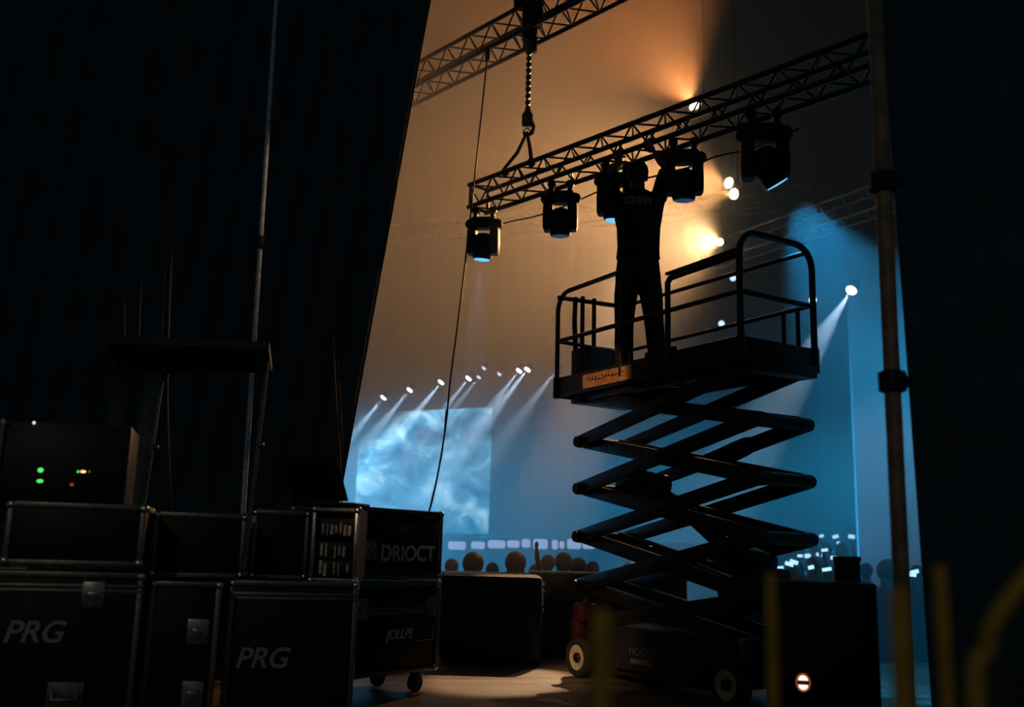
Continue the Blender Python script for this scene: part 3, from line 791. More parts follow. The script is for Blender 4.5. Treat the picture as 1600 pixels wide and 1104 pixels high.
# ------------------------------------------------------------------ flight cases
def flight_case(label, loc, yaw, w_, d_, h_, casters=False, lid=None, lat=None, words=(), group=None, edge=None, name='flight_case', handle=None, front=True):
    """loc: centre of the footprint at the bottom; local -y is the front"""
    t = thing(name, label, 'case', loc, yaw, group)
    z0 = 0.15 if casters else 0.0
    H = h_ - z0
    edge = edge or M['dull_alu']
    mb = MB(); mb.box((0, 0, z0 + H / 2), (w_ - 0.02, d_ - 0.02, H - 0.02), None, 0.004)
    body = mb.build('body', M['laminate'], t)
    e = 0.030
    mb = MB()
    for sx in (-1, 1):
        for sy in (-1, 1): mb.box((sx * (w_ / 2 - e / 2), sy * (d_ / 2 - e / 2), z0 + H / 2), (e, e, H - 0.01), None, 0.006)
        for zz in (z0 + e / 2, z0 + H - e / 2):
            mb.box((sx * (w_ / 2 - e / 2), 0, zz), (e, d_ - 0.01, e), None, 0.006)
    for sy in (-1, 1):
        for zz in (z0 + e / 2, z0 + H - e / 2): mb.box((0, sy * (d_ / 2 - e / 2), zz), (w_ - 0.01, e, e), None, 0.006)
    mb.build('edge_trim', edge, t)
    if lid:
        mb = MB()
        for dz in (-0.012, 0.012):
            for sy in (-1, 1): mb.box((0, sy * (d_ / 2 - 0.008), z0 + lid + dz), (w_ + 0.004, 0.02, 0.02), None, 0.004)
            for sx in (-1, 1): mb.box((sx * (w_ / 2 - 0.008), 0, z0 + lid + dz), (0.02, d_, 0.02), None, 0.004)
        mb.build('lid_seam', edge, t)
    for sx in (-1, 1):
        for sy in (-1, 1):
            for zz in (z0 + 0.02, z0 + H - 0.02):
                mb = MB(); mb.ell((sx * (w_ / 2 - 0.016), sy * (d_ / 2 - 0.016), zz), 0.027, 0.027, 0.027, 10, 7); mb.build('corner', M['chrome'], t)
    for fx_, fz in (lat or ()):
        mb = MB(); mb.box((fx_ * w_ / 2, -d_ / 2 - 0.004, z0 + fz), (0.11, 0.012, 0.13), None, 0.004); mb.box((fx_ * w_ / 2, -d_ / 2 - 0.014, z0 + fz), (0.055, 0.02, 0.03), None, 0.005)
        mb.lathe([(0.022, 0.0), (0.022, 0.012)], (fx_ * w_ / 2, -d_ / 2 - 0.01, z0 + fz), Matrix.Rotation(R(90), 3, 'X'), 12)
        mb.build('latch', M['alu'], t)
    if handle:
        hx, hz = handle
        mb = MB(); mb.box((hx * w_ / 2, -d_ / 2 - 0.002, z0 + hz), (0.17, 0.008, 0.12), None, 0.003)
        mb.tube([(hx * w_ / 2 - 0.06, -d_ / 2 - 0.006, z0 + hz + 0.02), (hx * w_ / 2 - 0.055, -d_ / 2 - 0.03, z0 + hz - 0.02), (hx * w_ / 2 + 0.055, -d_ / 2 - 0.03, z0 + hz - 0.02), (hx * w_ / 2 + 0.06, -d_ / 2 - 0.006, z0 + hz + 0.02)], 0.010, 8)
        mb.build('handle', M['dull_alu'], t)
    for body_t, sz, lx, lz, mm, shear in words:
        text(body_t, sz, mm, body, (lx, -d_ / 2 - 0.001, z0 + lz), (R(90), 0, 0), shear=shear, bold=0.0025)
    if casters:
        for sx in (-1, 1):
            for sy in (-1, 1):
                cx, cy = sx * (w_ / 2 - 0.12), sy * (d_ / 2 - 0.12)
                mb = MB(); mb.box((cx, cy, 0.142), (0.11, 0.09, 0.016)); 
                for s3 in (-1, 1): mb.box((cx + 0.02, cy + s3 * 0.026, 0.10), (0.05, 0.006, 0.09), None, 0.002)
                cst = mb.build('caster', M['black_metal'], t)
                mb = MB(); mb.lathe([(0.02, -0.022), (0.058, -0.022), (0.06, -0.012), (0.06, 0.012), (0.058, 0.022), (0.02, 0.022)], (cx + 0.02, cy, 0.06), Matrix.Rotation(R(90), 3, 'X'), 20)
                mb.build('wheel', M['rubber'], cst)
    return t
# tall stack at the edge of the lit floor
yaw_e = math.atan2(0.76, 0.56)
cE = V((-1.018, 6.46, 0)); dE = V((0.56, 0.76, 0)).normalized(); nE = V((-dE.y, dE.x, 0))
wE, dpE = 0.93, 0.60
ctr = cE + dE * (wE / 2) + nE * (dpE / 2)
loE = flight_case('lower wheeled flight case at the edge of the lit floor, faint white label', (ctr.x, ctr.y, 0), yaw_e, wE, dpE, 0.76, True, lid=0.42, lat=((0.78, 0.44), (-0.72, 0.44)),
            words=(('JOLLPS', 0.085, 0.05, 0.26, M['letter_tan'], 0.2)  ,))
mb = MB(); mb.tube([(0.25, -dpE / 2 - 0.002, 0.36), (0.40, -dpE / 2 - 0.002, 0.36), (0.40, -dpE / 2 - 0.002, 0.48), (0.25, -dpE / 2 - 0.002, 0.48), (0.25, -dpE / 2 - 0.002, 0.355)], 0.003, 6)
mb.build('label_plate', M['letter_tan'], loE)
upE = flight_case('upper flight case with outlined white lettering, thin cable passing behind it', (ctr.x, ctr.y, 0.777), yaw_e, wE, dpE, 0.475, False,
            words=(('DRIOCT', 0.15, 0.10, 0.17, M['letter_tan'], 0.0), ('CREEK', 0.095, 0.02, 0.34, M['letter_grey'], 0.0)), lat=((-0.6, 0.19),), edge=M['dull_alu'])
# rack with lit-looking front beside it
def rack():
    a, b = at(486, 850, 6.0), at(559, 850, 6.0)
    w_ = b.x - a.x; z0_, z1_ = 0.775, 1.215
    t = thing('equipment_rack', 'small open-fronted equipment rack with pale gear between silver edges', 'rack', ((a.x + b.x) / 2, 6.19, z0_))
    h = z1_ - z0_
    mb = MB()
    mb.box((0, 0.18, h / 2), (w_ - 0.01, 0.012, h - 0.01)); mb.box((0, 0, 0.012), (w_ - 0.01, 0.37, 0.018)); mb.box((0, 0, h - 0.012), (w_ - 0.01, 0.37, 0.018))
    for sx in (-1, 1): mb.box((sx * (w_ / 2 - 0.01), 0, h / 2), (0.014, 0.37, h - 0.01))
    mb.build('body', M['laminate'], t)
    for sx in (-1, 1):
        mb = MB(); mb.box((sx * (w_ / 2 - 0.012), -0.19, h / 2), (0.026, 0.03, h), None, 0.007); mb.build('edge_trim', M['alu'], t)
    for zz in (0.012, h - 0.012):
        mb = MB(); mb.box((0, -0.19, zz), (w_, 0.028, 0.026), None, 0.006); mb.build('edge_trim', M['dull_alu'], t)
    for sx in (-1, 1):
        for zz in (0.01, h - 0.01):
            mb = MB(); mb.ell((sx * (w_ / 2 - 0.01), -0.19, zz), 0.026, 0.026, 0.026, 10, 7); mb.build('corner', M['chrome'], t)
    rnd = random.Random(3)
    for zz, hh_ in ((h * 0.72, 0.13), (h * 0.42, 0.11), (h * 0.18, 0.10)):
        mb = MB(); mb.box((0, -0.06, zz), (w_ - 0.06, 0.18, hh_), None, 0.004); u = mb.build('rack_unit', M['black_plastic'], t)
        for k in range(7):
            x = -w_ / 2 + 0.06 + k * (w_ - 0.12) / 6
            if rnd.random() < 0.85:
                mb = MB(); mb.box((x, -0.155, zz + rnd.uniform(-0.01, 0.01)), (rnd.uniform(0.006, 0.02), 0.012, rnd.uniform(0.04, 0.08)), None, 0.002)
                mb.build('panel_fitting', M['letter_tan'], u)
rack()
def case_px(label, xl, xr, yt, yb, Y, depth, **k):
    a, b = at(xl, (yt + yb) / 2, Y), at(xr, (yt + yb) / 2, Y)
    zt = at((xl + xr) / 2, yt, Y).z; zb = k.pop('zb', None)
    if zb is None: zb = max(0.0, at((xl + xr) / 2, yb, Y).z)
    yw = k.pop('yaw', 0.28); c_, s_ = math.cos(yw), math.sin(yw)
    kx = b.x / b.y; wd = (kx * a.y - a.x) / (c_ - kx * s_)
    return flight_case(label, (a.x + c_ * wd / 2 - s_ * depth / 2, a.y + s_ * wd / 2 + c_ * depth / 2, zb), yw, wd, depth, zt - zb, **k)
case_px('black flight case on the top row, left of the small rack, under the laptop', 392, 483, 796, 906, 6.0, 0.40, lat=())
case_px('black flight case with white PRG lettering, standing below the laptop and rack', 352, 556, 908, 1100, 5.62, 0.52, zb=0.0, lat=(), lid=0.70, words=(('PRG', 0.155, -0.16, 0.36, M['letter_white'], 0.25),))
case_px('dark flight case on the top row behind the thin blue-lit post', 236, 384, 800, 900, 5.55, 0.5, zb=0.79)
case_px('narrow flight case with a silver butterfly latch between the two PRG cases', 226, 340, 908, 1100, 5.35, 0.6, zb=0.0, lat=((0.42, 0.52), (0.42, 0.2)), edge=M['dull_alu'])
case_px('silver-edged flight case at far left, under the unit with green lights', 6, 226, 784, 886, 5.0, 0.55, edge=M['dull_alu'], zb=0.852)
case_px('large PRG flight case at the bottom left corner of the stack', -60, 216, 893, 1100, 5.0, 0.6, zb=0.0, lat=((0.42, 0.71),), lid=0.74, handle=(0.22, 0.22), words=(('PRG', 0.15, -0.09, 0.52, M['letter_white'], 0.25),))

# electronics unit with LEDs on the left stack
zt = at(115, 784, 5.0).z + 0.004
ua, ub = at(-30, 720, 4.98), at(200, 720, 5.3)
un = thing('power_unit', 'dark electronics unit with green and amber lights on the left stack', 'equipment', ((ua.x + ub.x) / 2 - 0.28 * 0.25, (ua.y + ub.y) / 2 + 0.25, zt), 0.28)
uw = (ub.xy - ua.xy).length; uh = at(100, 655, 5.05).z - zt
mb = MB(); mb.box((0, 0, uh / 2), (uw, 0.48, uh - 0.004), None, 0.012); mb.build('housing', M['black_plastic'], un)
mb = MB(); mb.box((0, -0.245, uh * 0.5), (uw - 0.05, 0.01, uh * 0.8), None, 0.004); mb.build('front_panel', M['black_plastic'], un)
for px, py, mm, sx, sz in ((63, 734, 'led_green', 0.030, 0.026), (62, 751, 'led_green', 0.034, 0.020), (131, 737, 'led_amber', 0.030, 0.016), (123, 737, 'led_green', 0.012, 0.014), (141, 737, 'led_red', 0.010, 0.014), (113, 757, 'led_red', 0.02, 0.016), (53, 660, 'led_white', 0.016, 0.018)):
    p = at(px, py, 5.0 + 0.3 * (px + 30) / 230) - un.location
    mb = MB(); mb.ell((p.x * math.cos(0.28) + p.y * math.sin(0.28), -0.252, p.z), sx / 2, 0.006, sz / 2, 12, 8); mb.build('indicator_light', M[mm], un)
mb = MB(); p = at(5, 660, 5.05) - un.location; p.x = p.x * math.cos(0.28) + p.y * math.sin(0.28)
mb.tube([(p.x, -0.27, p.z - 0.25), (p.x, -0.27, p.z + 0.02)], 0.012, 8); mb.ell((p.x, -0.27, p.z), 0.018, 0.012, 0.03); mb.build('rack_handle', M['alu'], un)

# board on posts above the cases
tb_a = at(222, 560, 5.3)
bd = thing('raised_board', 'black flat board raised on thin posts above the left cases', 'table', (at(305, 560, 5.6).x, 5.75, 1.19))
zb_ = at(305, 558, 5.6).z - 1.19
corners = [at(205, 510, 6.4), at(424, 549, 6.0), at(418, 571, 5.3), at(150, 592, 5.2)]
mb = MB()
cz = zb_
xs = [c.x - bd.location.x for c in corners]
l, r_ = xs[0], xs[1]
bmv = mb.bm
def slab(mb, pts, h):
    lo = [V((p[0], p[1], p[2])) for p in pts]; mb.loft([lo, [p + V((0, 0, h)) for p in lo]])
slab(mb, [(xs[3], -0.5, cz), (xs[2], -0.45, cz), (xs[1], 0.3, cz), (xs[0], 0.55, cz)], 0.045)
mb.build('board', M['laminate'], bd)
for px, y_ in ((213, 0.22), (408, -0.10)):
    x = at(px, 690, 5.65).x - bd.location.x
    mb = MB(); mb.tube([(x - 0.04, y_, -0.38 if px > 300 else 0.0), (x, y_, cz)], 0.014, 8); mb.ell((x, y_, cz * 0.42), 0.02, 0.02, 0.02); mb.build('post', M['dull_alu'], bd)

# laptop
lz = at(515, 791, 6.1).z
lp = thing('laptop', 'open laptop seen from behind on top of the case row', 'laptop', (at(515, 790, 6.15).x, 6.22, 1.232), R(-22))
mb = MB(); mb.box((0, 0.0, 0.012), (0.40, 0.27, 0.022), None, 0.006); mb.build('keyboard_base', M['black_plastic'], lp)
mb = MB(); rot = Euler((R(32), R(0), 0)).to_matrix()
mb.box(rot @ V((0, 0, 0.155)) + V((0.0, -0.13, 0.025)), (0.40, 0.010, 0.30), rot, 0.004); mb.build('screen_lid', M['laminate'], lp)

# ------------------------------------------------------------------ cases and barrier beyond, box at right
t = thing('equipment_box', 'soft-cornered dark box standing left of the lift wheel', 'box', ((at(692, 960, 8.8).x + at(842, 960, 8.8).x) / 2, 9.15, 0))
bw = at(842, 960, 8.8).x - at(680, 960, 8.8).x; bh = at(768, 898, 8.8).z
mb = MB(); mb.box((0, 0, bh / 2 + 0.02), (bw, 0.66, bh - 0.04), None, 0.05); mb.build('body', M['mid_case'], t)
mb = MB(); mb.tube([(-bw / 2 + 0.03, -0.3, bh - 0.02), (bw / 2 - 0.05, -0.3, bh - 0.02), (bw / 2 - 0.02, -0.3, bh - 0.06), (bw / 2 - 0.01, -0.3, bh - 0.4)], 0.012, 8); mb.build('edge_trim', M['alu'], t)
mb = MB()
for k in range(5): mb.box((bw / 2 + 0.004, -0.26, bh - 0.08 - k * 0.055), (0.02, 0.03, 0.03), None, 0.006)
mb.build('hinge', M['chain'], t)
mb = MB()
for sx in (-1, 1):
    for sy in (-1, 1): mb.box((sx * (bw / 2 - 0.1), sy * 0.22, 0.02), (0.08, 0.06, 0.04), None, 0.01)
mb.build('foot', M['rubber'], t)
t = thing('equipment_box', 'brownish box behind the lift, right of the soft-cornered dark box', 'box', (at(905, 960, 9.6).x, 9.86, 0))
mb = MB(); mb.box((0, 0, 0.39), (0.92, 0.5, 0.76), None, 0.03); mb.build('body', M['brown_case'], t)
mb = MB(); mb.box((0, 0, 0.785), (0.94, 0.52, 0.03), None, 0.01); mb.build('lid', M['dull_alu'], t)
br_ = thing('crowd_barrier', 'low black crowd barrier in front of the audience at left', 'barrier', (at(830, 900, 10.25).x, 10.25, -0.80))
mb = MB(); mb.box((0, 0, 0.78), (3.2, 0.04, 1.5), None, 0.01); mb.build('panel', M['mid_case'], br_)
mb = MB(); mb.tube([(-1.6, 0, 1.545), (1.6, 0, 1.545)], 0.024, 8); mb.build('top_rail', M['dull_alu'], br_)
for x in (-1.2, 0, 1.2):
    mb = MB(); mb.beam((x, 0.03, 1.2), (x, 0.30, 0.03), 0.04, 0.04); mb.box((x, 0.17, 0.02), (0.06, 0.34, 0.03)); mb.build('brace', M['black_metal'], br_)

br2 = thing('crowd_barrier', 'added dark panel at right, darkening the gap behind the tall black box and pole', 'barrier', (at(1330, 930, 10.25).x, 10.25, -0.80))  # made-up barrier, a dark sheet added to darken the blue gap here
mb = MB(); mb.box((0.3, 0, 0.70), (2.9, 0.04, 1.34), None, 0.01); mb.build('panel', M['mid_case'], br2)
mb = MB(); mb.tube([(-1.15, 0, 1.38), (1.75, 0, 1.38)], 0.024, 8); mb.build('top_rail', M['black_metal'], br2)
for x in (-1.0, 0.3, 1.6):
    mb = MB(); mb.beam((x, 0.03, 1.1), (x, 0.30, 0.03), 0.04, 0.04); mb.box((x, 0.17, 0.02), (0.06, 0.34, 0.03)); mb.build('brace', M['black_metal'], br2)
a, b = at(1196, 1000, 5.6), at(1368, 1000, 5.6)
zt_ = at(1282, 909, 5.6).z
t = thing('equipment_box', 'tall black box at right with a small glowing red-rimmed lamp', 'box', ((a.x + b.x) / 2 + 0.08, 5.85, 0), -0.3)
bw = (b.x - a.x) * 0.99
mb = MB(); mb.box((0, 0, zt_ / 2), (bw, 0.5, zt_), None, 0.012); mb.build('body', M['laminate'], t)
p = at(1255, 1065, 5.66) - t.location; p.x = p.x * math.cos(0.3) - p.y * math.sin(0.3)
for dz, up in ((0.022, 1), (-0.022, -1)):
    mb = MB(); ring = [V((p.x + 0.026 * math.cos(a_), -0.255, p.z + dz * 0.55 + up * 0.026 * math.sin(a_))) for a_ in [math.pi * k / 10 for k in range(11)]]
    mb.loft([ring, [q + V((0, -0.012, 0)) for q in ring]]); mb.build('lamp', M['tail'], t)
mb = MB(); ring = [V((p.x + 0.036 * math.cos(a_), -0.256, p.z + 0.046 * math.sin(a_))) for a_ in [2 * math.pi * k / 20 for k in range(21)]]; mb.tube(ring, 0.005, 6)
mb.build('lamp_rim', M['led_red'], t)
a, b = at(1312, 890, 5.7), at(1354, 890, 5.7)
zz = at(1333, 868, 5.7).z
t2 = thing('small_case', 'small dark box standing on top of the tall black box at right', 'box', ((a.x + b.x) / 2, 5.8, zt_ + 0.002), -0.3)
mb = MB(); mb.box((0, 0, (zz - zt_) / 2 - 0.01), (b.x - a.x - 0.012, 0.13, zz - zt_ - 0.02), None, 0.008); mb.build('body', M['black_plastic'], t2)
mb = MB(); mb.box((0, 0, zz - zt_ - 0.02), (b.x - a.x, 0.15, 0.03), None, 0.008); mb.build('lid', M['black_plastic'], t2)

# ------------------------------------------------------------------ poles, ropes, yellow posts
def pole(label, p_lo, p_hi, r, m, joints=(), cat='pole', group=None, name='scaffold_pole', cm=None):
    t = thing(name, label, cat, p_lo, 0, group)
    d = p_hi - p_lo
    mb = MB(); mb.tube([V((0, 0, 0)), d], r, 14); mb.build('tube', m, t)
    for f in joints:
        c = d * f; rot = d.normalized().to_track_quat('Z', 'Y').to_matrix()
        mb = MB(); mb.lathe([(r * 1.2, -0.05), (r * 1.7, -0.04), (r * 1.7, 0.04), (r * 1.2, 0.05)], c, rot, 14); mb.box(c + V((r * 1.9, 0, 0)), (r * 1.2, r * 1.2, 0.05), None, 0.004); mb.build('coupler', cm or M['black_metal'], t)
    return t
lo, hi = at(380, 792, 7.35), at(433, -20, 7.35)
k_ = (hi - lo) / (hi.z - lo.z)
base = lo - k_ * lo.z
f_j = (at(405, 378, 7.35).z) / hi.z
pole('tall thin silver pole catching the light, before the left black drape', base, hi, 0.020, M['pole_alu'], (f_j,), name='scaffold_pole')
lo, hi = at(1408, 900, 4.3), at(1366, -20, 4.3)
k_ = (hi - lo) / (hi.z - lo.z)
pole('dark tall pole with a brown sheen beside the right black drape', lo - k_ * lo.z, hi, 0.036, M['brown_pipe'], (at(1397, 596, 4.3).z / hi.z, at(1372, 285, 4.3).z / hi.z))

for pts, r_, lab in (
    ([(262, -10, 7.6), (245, 130, 7.6), (232, 280, 7.6), (222, 420, 7.6), (216, 560, 7.6)], 0.006, 'slack rope slanting down the left drape, second hanging rope from the left'),
    ([(296, -10, 7.6), (287, 120, 7.6), (277, 250, 7.6), (268, 400, 7.6), (262, 620, 7.6), (270, 840, 7.6)], 0.008, 'rope hanging in the middle of the left drape above the raised board'),
    ([(281, 70, 7.62), (268, 220, 7.62), (259, 400, 7.62), (250, 560, 7.62)], 0.006, 'thin rope just left of the rope in the middle of the left drape'),
    ([(190, 140, 7.6), (189, 260, 7.6), (193, 400, 7.6), (196, 560, 7.6)], 0.006, 'leftmost rope hanging on the left drape'),
    ([(513, 190, 7.95), (515, 330, 7.95), (519, 500, 7.95), (526, 640, 7.95), (532, 725, 7.95), (534, 840, 7.95)], 0.007, 'brown rope hanging near the edge of the left drape above the laptop'),
    ([(514, 200, 8.05), (521, 420, 8.05), (528, 560, 8.05), (538, 735, 8.05)], 0.004, 'thinner rope hanging beside the brown rope above the laptop')):
    rope('hanging_rope', lab, 'rope', [at(pts[0][0] + (8 if pts[0][0] > 200 else 0), -620, pts[0][2])] + curve_px(pts), r_, M['rope'], 'ropes hanging on the left drape')

def post(label, px, yt, Y, wd, lean=0):
    top = at(px, yt, Y); foot = V((top.x + lean, top.y, 0))
    t = thing('barrier_post', label, 'post', foot, 0, 'yellow posts near the lens')
    mb = MB(); mb.tube([V((0, 0, 0.01)), top - foot], wd / 2, 14); mb.ell(top - foot, wd / 2, wd / 2, wd / 3); mb.build('tube', M['yellow'], t)
    mb = MB(); mb.lathe([(0.06, 0.0), (0.06, 0.008), (wd * 0.7, 0.014), (wd * 0.6, 0.04)], seg=16); mb.build('foot_plate', M['black_metal'], t)
post('blurred yellow post in front of the lift, right of its left wheel', 940, 962, 1.35, 0.024)
post('thin blurred yellow-brown post at the left edge of the tall black box', 1204, 900, 1.6, 0.016)
post('blurred yellow post right of the tall black box, under the dark pole', 1402, 930, 1.3, 0.025)
post('dim yellow post before the right black drape, right of the other posts', 1468, 890, 1.45, 0.018)
hr0 = at(1518, 1020, 1.35)
t = thing('stair_handrail', 'dim yellow handrail curving up at the bottom right corner', 'handrail', (hr0.x, hr0.y, 0))
mb = MB(); mb.tube(smooth_path([V((0, 0, 0.0)), V((0, 0, hr0.z - 0.1)), V((0.02, 0, hr0.z)), at(1560, 960, 1.33) - V((hr0.x, hr0.y, 0)), at(1650, 850, 1.3) - V((hr0.x, hr0.y, 0))]), 0.011, 10); mb.build('rail', M['yellow'], t)

# ------------------------------------------------------------------ far stage lights
def far_light(name, label, pos, tgt, lens, r_=0.16, beam=None, group=None, body=True):
    t = thing(name, label, 'stage light', pos, 0, group)
    rot = (V(tgt) - V(pos)).to_track_quat('-Z', 'Y')
    t.rotation_mode = 'QUATERNION'; t.rotation_quaternion = rot
    mb = MB(); mb.lathe([(r_ * 0.4, r_ * 2.2), (r_ * 0.8, r_ * 1.9), (r_, r_ * 0.8), (r_ * 1.05, 0.0)], seg=18); mb.build('housing', M['black_plastic'], t)
    mb = MB(); mb.lathe([(r_ * 0.92, -0.012), (r_ * 0.9, -0.03), (r_ * 0.3, -0.04)], seg=18); mb.build('lens', lens, t)
    if beam:
        p, col, deg, bl_ = beam
        l = bpy.data.lights.new('beam', 'SPOT'); l.energy = p; l.color = col; l.spot_size = R(deg); l.spot_blend = bl_; l.shadow_soft_size = min(0.015, r_) if deg < 30 else r_ * 0.7
        lo_ = bpy.data.objects.new('beam', l); C.objects.link(lo_); lo_.parent = t; lo_.location = (0, 0, -0.08)
    return t
g_w = 'warm lamps glowing through the haze'
far_light('blinder_light', 'warm lamp behind the truss, upper one of the bright column', W1, W1 + V((-2.4, -2.5, 1.9)), M['lens_warm'], 0.10, (1250, WARM, 100, 1.0), g_w)
pole('dark thin pipe above the upper warm lamp, going up to the roof', W1 + V((0.16, 0.14, -0.1)), V((W1.x + 0.16, W1.y + 0.14, 12.0)), 0.025, M['black_metal'], (), 'pipe', None, 'lamp_pipe')
far_light('blinder_light', 'brightest warm lamp right of the crew member, upper half of the pair', W2, W2 + V((-4, -2.5, -0.1)), M['lens_warm'], 0.085, (1100, WARM2, 66, 0.9), g_w)
W2b = at(1148, 303, 14.0)
far_light('blinder_light', 'brightest warm lamp right of the crew member, lower half of the pair', W2b, W2b + V((-4, -2.5, -0.9)), M['lens_warm'], 0.085, (900, WARM2, 66, 0.9), g_w)
far_light('blinder_light', 'small warm lamp just above the lift rail, right one', at(1126, 378, 15), at(1126, 378, 15) + V((-3.4, -3.0, -0.9)), M['lens_warm'], 0.06, (2500, WARM3, 80, 0.9), g_w)
far_light('blinder_light', 'small warm lamp just above the lift rail, left one', at(1102, 384, 15), at(1102, 384, 15) + V((-4, -4, -0.6)), M['lens_warm'], 0.045, None, g_w)
mp_ = at(1152, 300, 14.25)
pole('dark vertical pipe carrying the bright warm lamps, hung from the roof', V((mp_.x, mp_.y, mp_.z - 0.3)), V((mp_.x, mp_.y, 12.0)), 0.03, M['black_metal'], (), 'pipe', None, 'lamp_pipe')
g_r = 'row of pale beams above the screen'
row = [((600, 620), 'leftmost pale beam lamp of the row above the screen', 1), ((641, 608), 'second pale beam lamp from the left above the screen', 1), ((690, 596), 'third and brightest of the beam lamps left of the hanging cable', 1.2),
       ((733, 590), 'pale beam lamp first right of the hanging cable', .7), ((749, 588), 'faint beam lamp right of the hanging cable above the screen corner', .4), ((757, 574), 'dim reddish lamp above the pale beam row', 0),
       ((781, 583), 'dim lamp without a beam between the two beam groups', 0), ((812, 578), 'left lamp of the bright pair right of the screen', .8), ((825, 576), 'right lamp of the bright pair right of the screen', 1.2), ((871, 576), 'pale lamp just left of the lift platform', .5)]
for (px, py), lab, s_ in row:
    Yl = 19.0
    p = at(px, py, Yl)
    far_light('beam_light', lab, p, p + V((-1.35, -0.3, -1.9)), M['lens_pale'] if s_ > 0.6 else M['lens_dim'], 0.065 if s_ > 0.6 else 0.05, (6000 * s_, PALE, 13, 0.5) if s_ else None, g_r)
p = at(1331, 452, 13)
far_light('beam_light', 'single bright lamp right of the lift platform, beam slanting left', p, p + V((-1.3, -0.7, -1.8)), M['lens_pale'], 0.08, (2600, PALE, 18, 0.5))
p = at(1270, 468, 15)
far_light('beam_light', 'small lamp peeping out behind the lift platform\'s end hoop', p, p + V((-0.6, -1.8, -1.0)), M['lens_pale'], 0.06, None)
p = at(1384, 454, 13)
far_light('beam_light', 'small dim lamp beside the right pole', p, p + V((-0.6, -1.8, -1.0)), M['lens_dim'], 0.04, None)
for px, py, lab in ((1127, 505, 'tiny pale lamp seen between the lift rails'), (1145, 434, 'tiny warm lamp seen beside the lift\'s corner post')):
    p = at(px, py, 17); far_light('beam_light', lab, p, p + V((0, -2, -1)), M['lens_dim'], 0.06, None)

# ------------------------------------------------------------------ LED screen, banner lights
s0, s1 = at(560, 700, 21.5), at(767, 700, 20.0)
zt_, zb_ = at(767, 636, 20.0).z, at(767, 834, 20.0).z
scr = thing('led_screen', 'large LED screen showing pale blue swirling clouds', 'screen', ((s0.x + s1.x) / 2, 20.75, zb_), math.atan2(-1.5, s1.x - s0.x))
sw = (s1 - s0).length
mb = MB(); mb.box((0, 0.06, (zt_ - zb_) / 2), (sw + 0.04, 0.1, zt_ - zb_ + 0.04), None, 0.01); mb.build('cabinet', M['black_plastic'], scr)
mb = MB(); mb.box((0, 0.0, (zt_ - zb_) / 2), (sw, 0.012, zt_ - zb_)); mb.build('picture', M['screen'], scr, False)
for x in (-sw / 2 + 0.2, sw / 2 - 0.2):
    mb = MB(); mb.box((x, 0.18, -(zb_ + 0.26) / 2 + 0.1), (0.12, 0.12, zb_ + 0.26 + 0.2)); mb.build('support', M['black_metal'], scr)
# stage front edge below the screen
mb = MB(); a, b = at(640, 836, 18.6), at(1250, 836, 18.6)
sf = thing('stage_platform', 'low dark stage front across the hall behind the audience', 'stage', ((a.x + b.x) / 2, 19.05, -0.34))
mb.box((0, 0, (a.z + 0.34) / 2), (b.x - a.x, 0.9, a.z + 0.34), None, 0.01); mb.build('deck', M['mid_case'], sf)
for (x0_, x1_, y0_, y1_) in ((700, 728, 846, 858), (736, 758, 846, 857), (762, 790, 844, 856), (792, 812, 844, 855), (815, 829, 842, 855), (833, 856, 842, 857), (862, 872, 843, 858), (874, 882, 845, 857), (886, 908, 842, 857), (910, 930, 845, 857), (940, 958, 846, 858)):
    p0, p1 = at(x0_, y1_, 18.56), at(x1_, y0_, 18.56)
    mb = MB(); mb.box((0, 0, 0), (p1.x - p0.x, 0.09, p1.z - p0.z), None, 0.04)
    o = mb.build('banner_light', M['banner_light']); o.location = ((p0.x + p1.x) / 2, 18.565, (p0.z + p1.z) / 2)
    tag(o, 'white glowing panel in the broken strip along the far stage front', 'light panel', 'white light strip behind the audience')

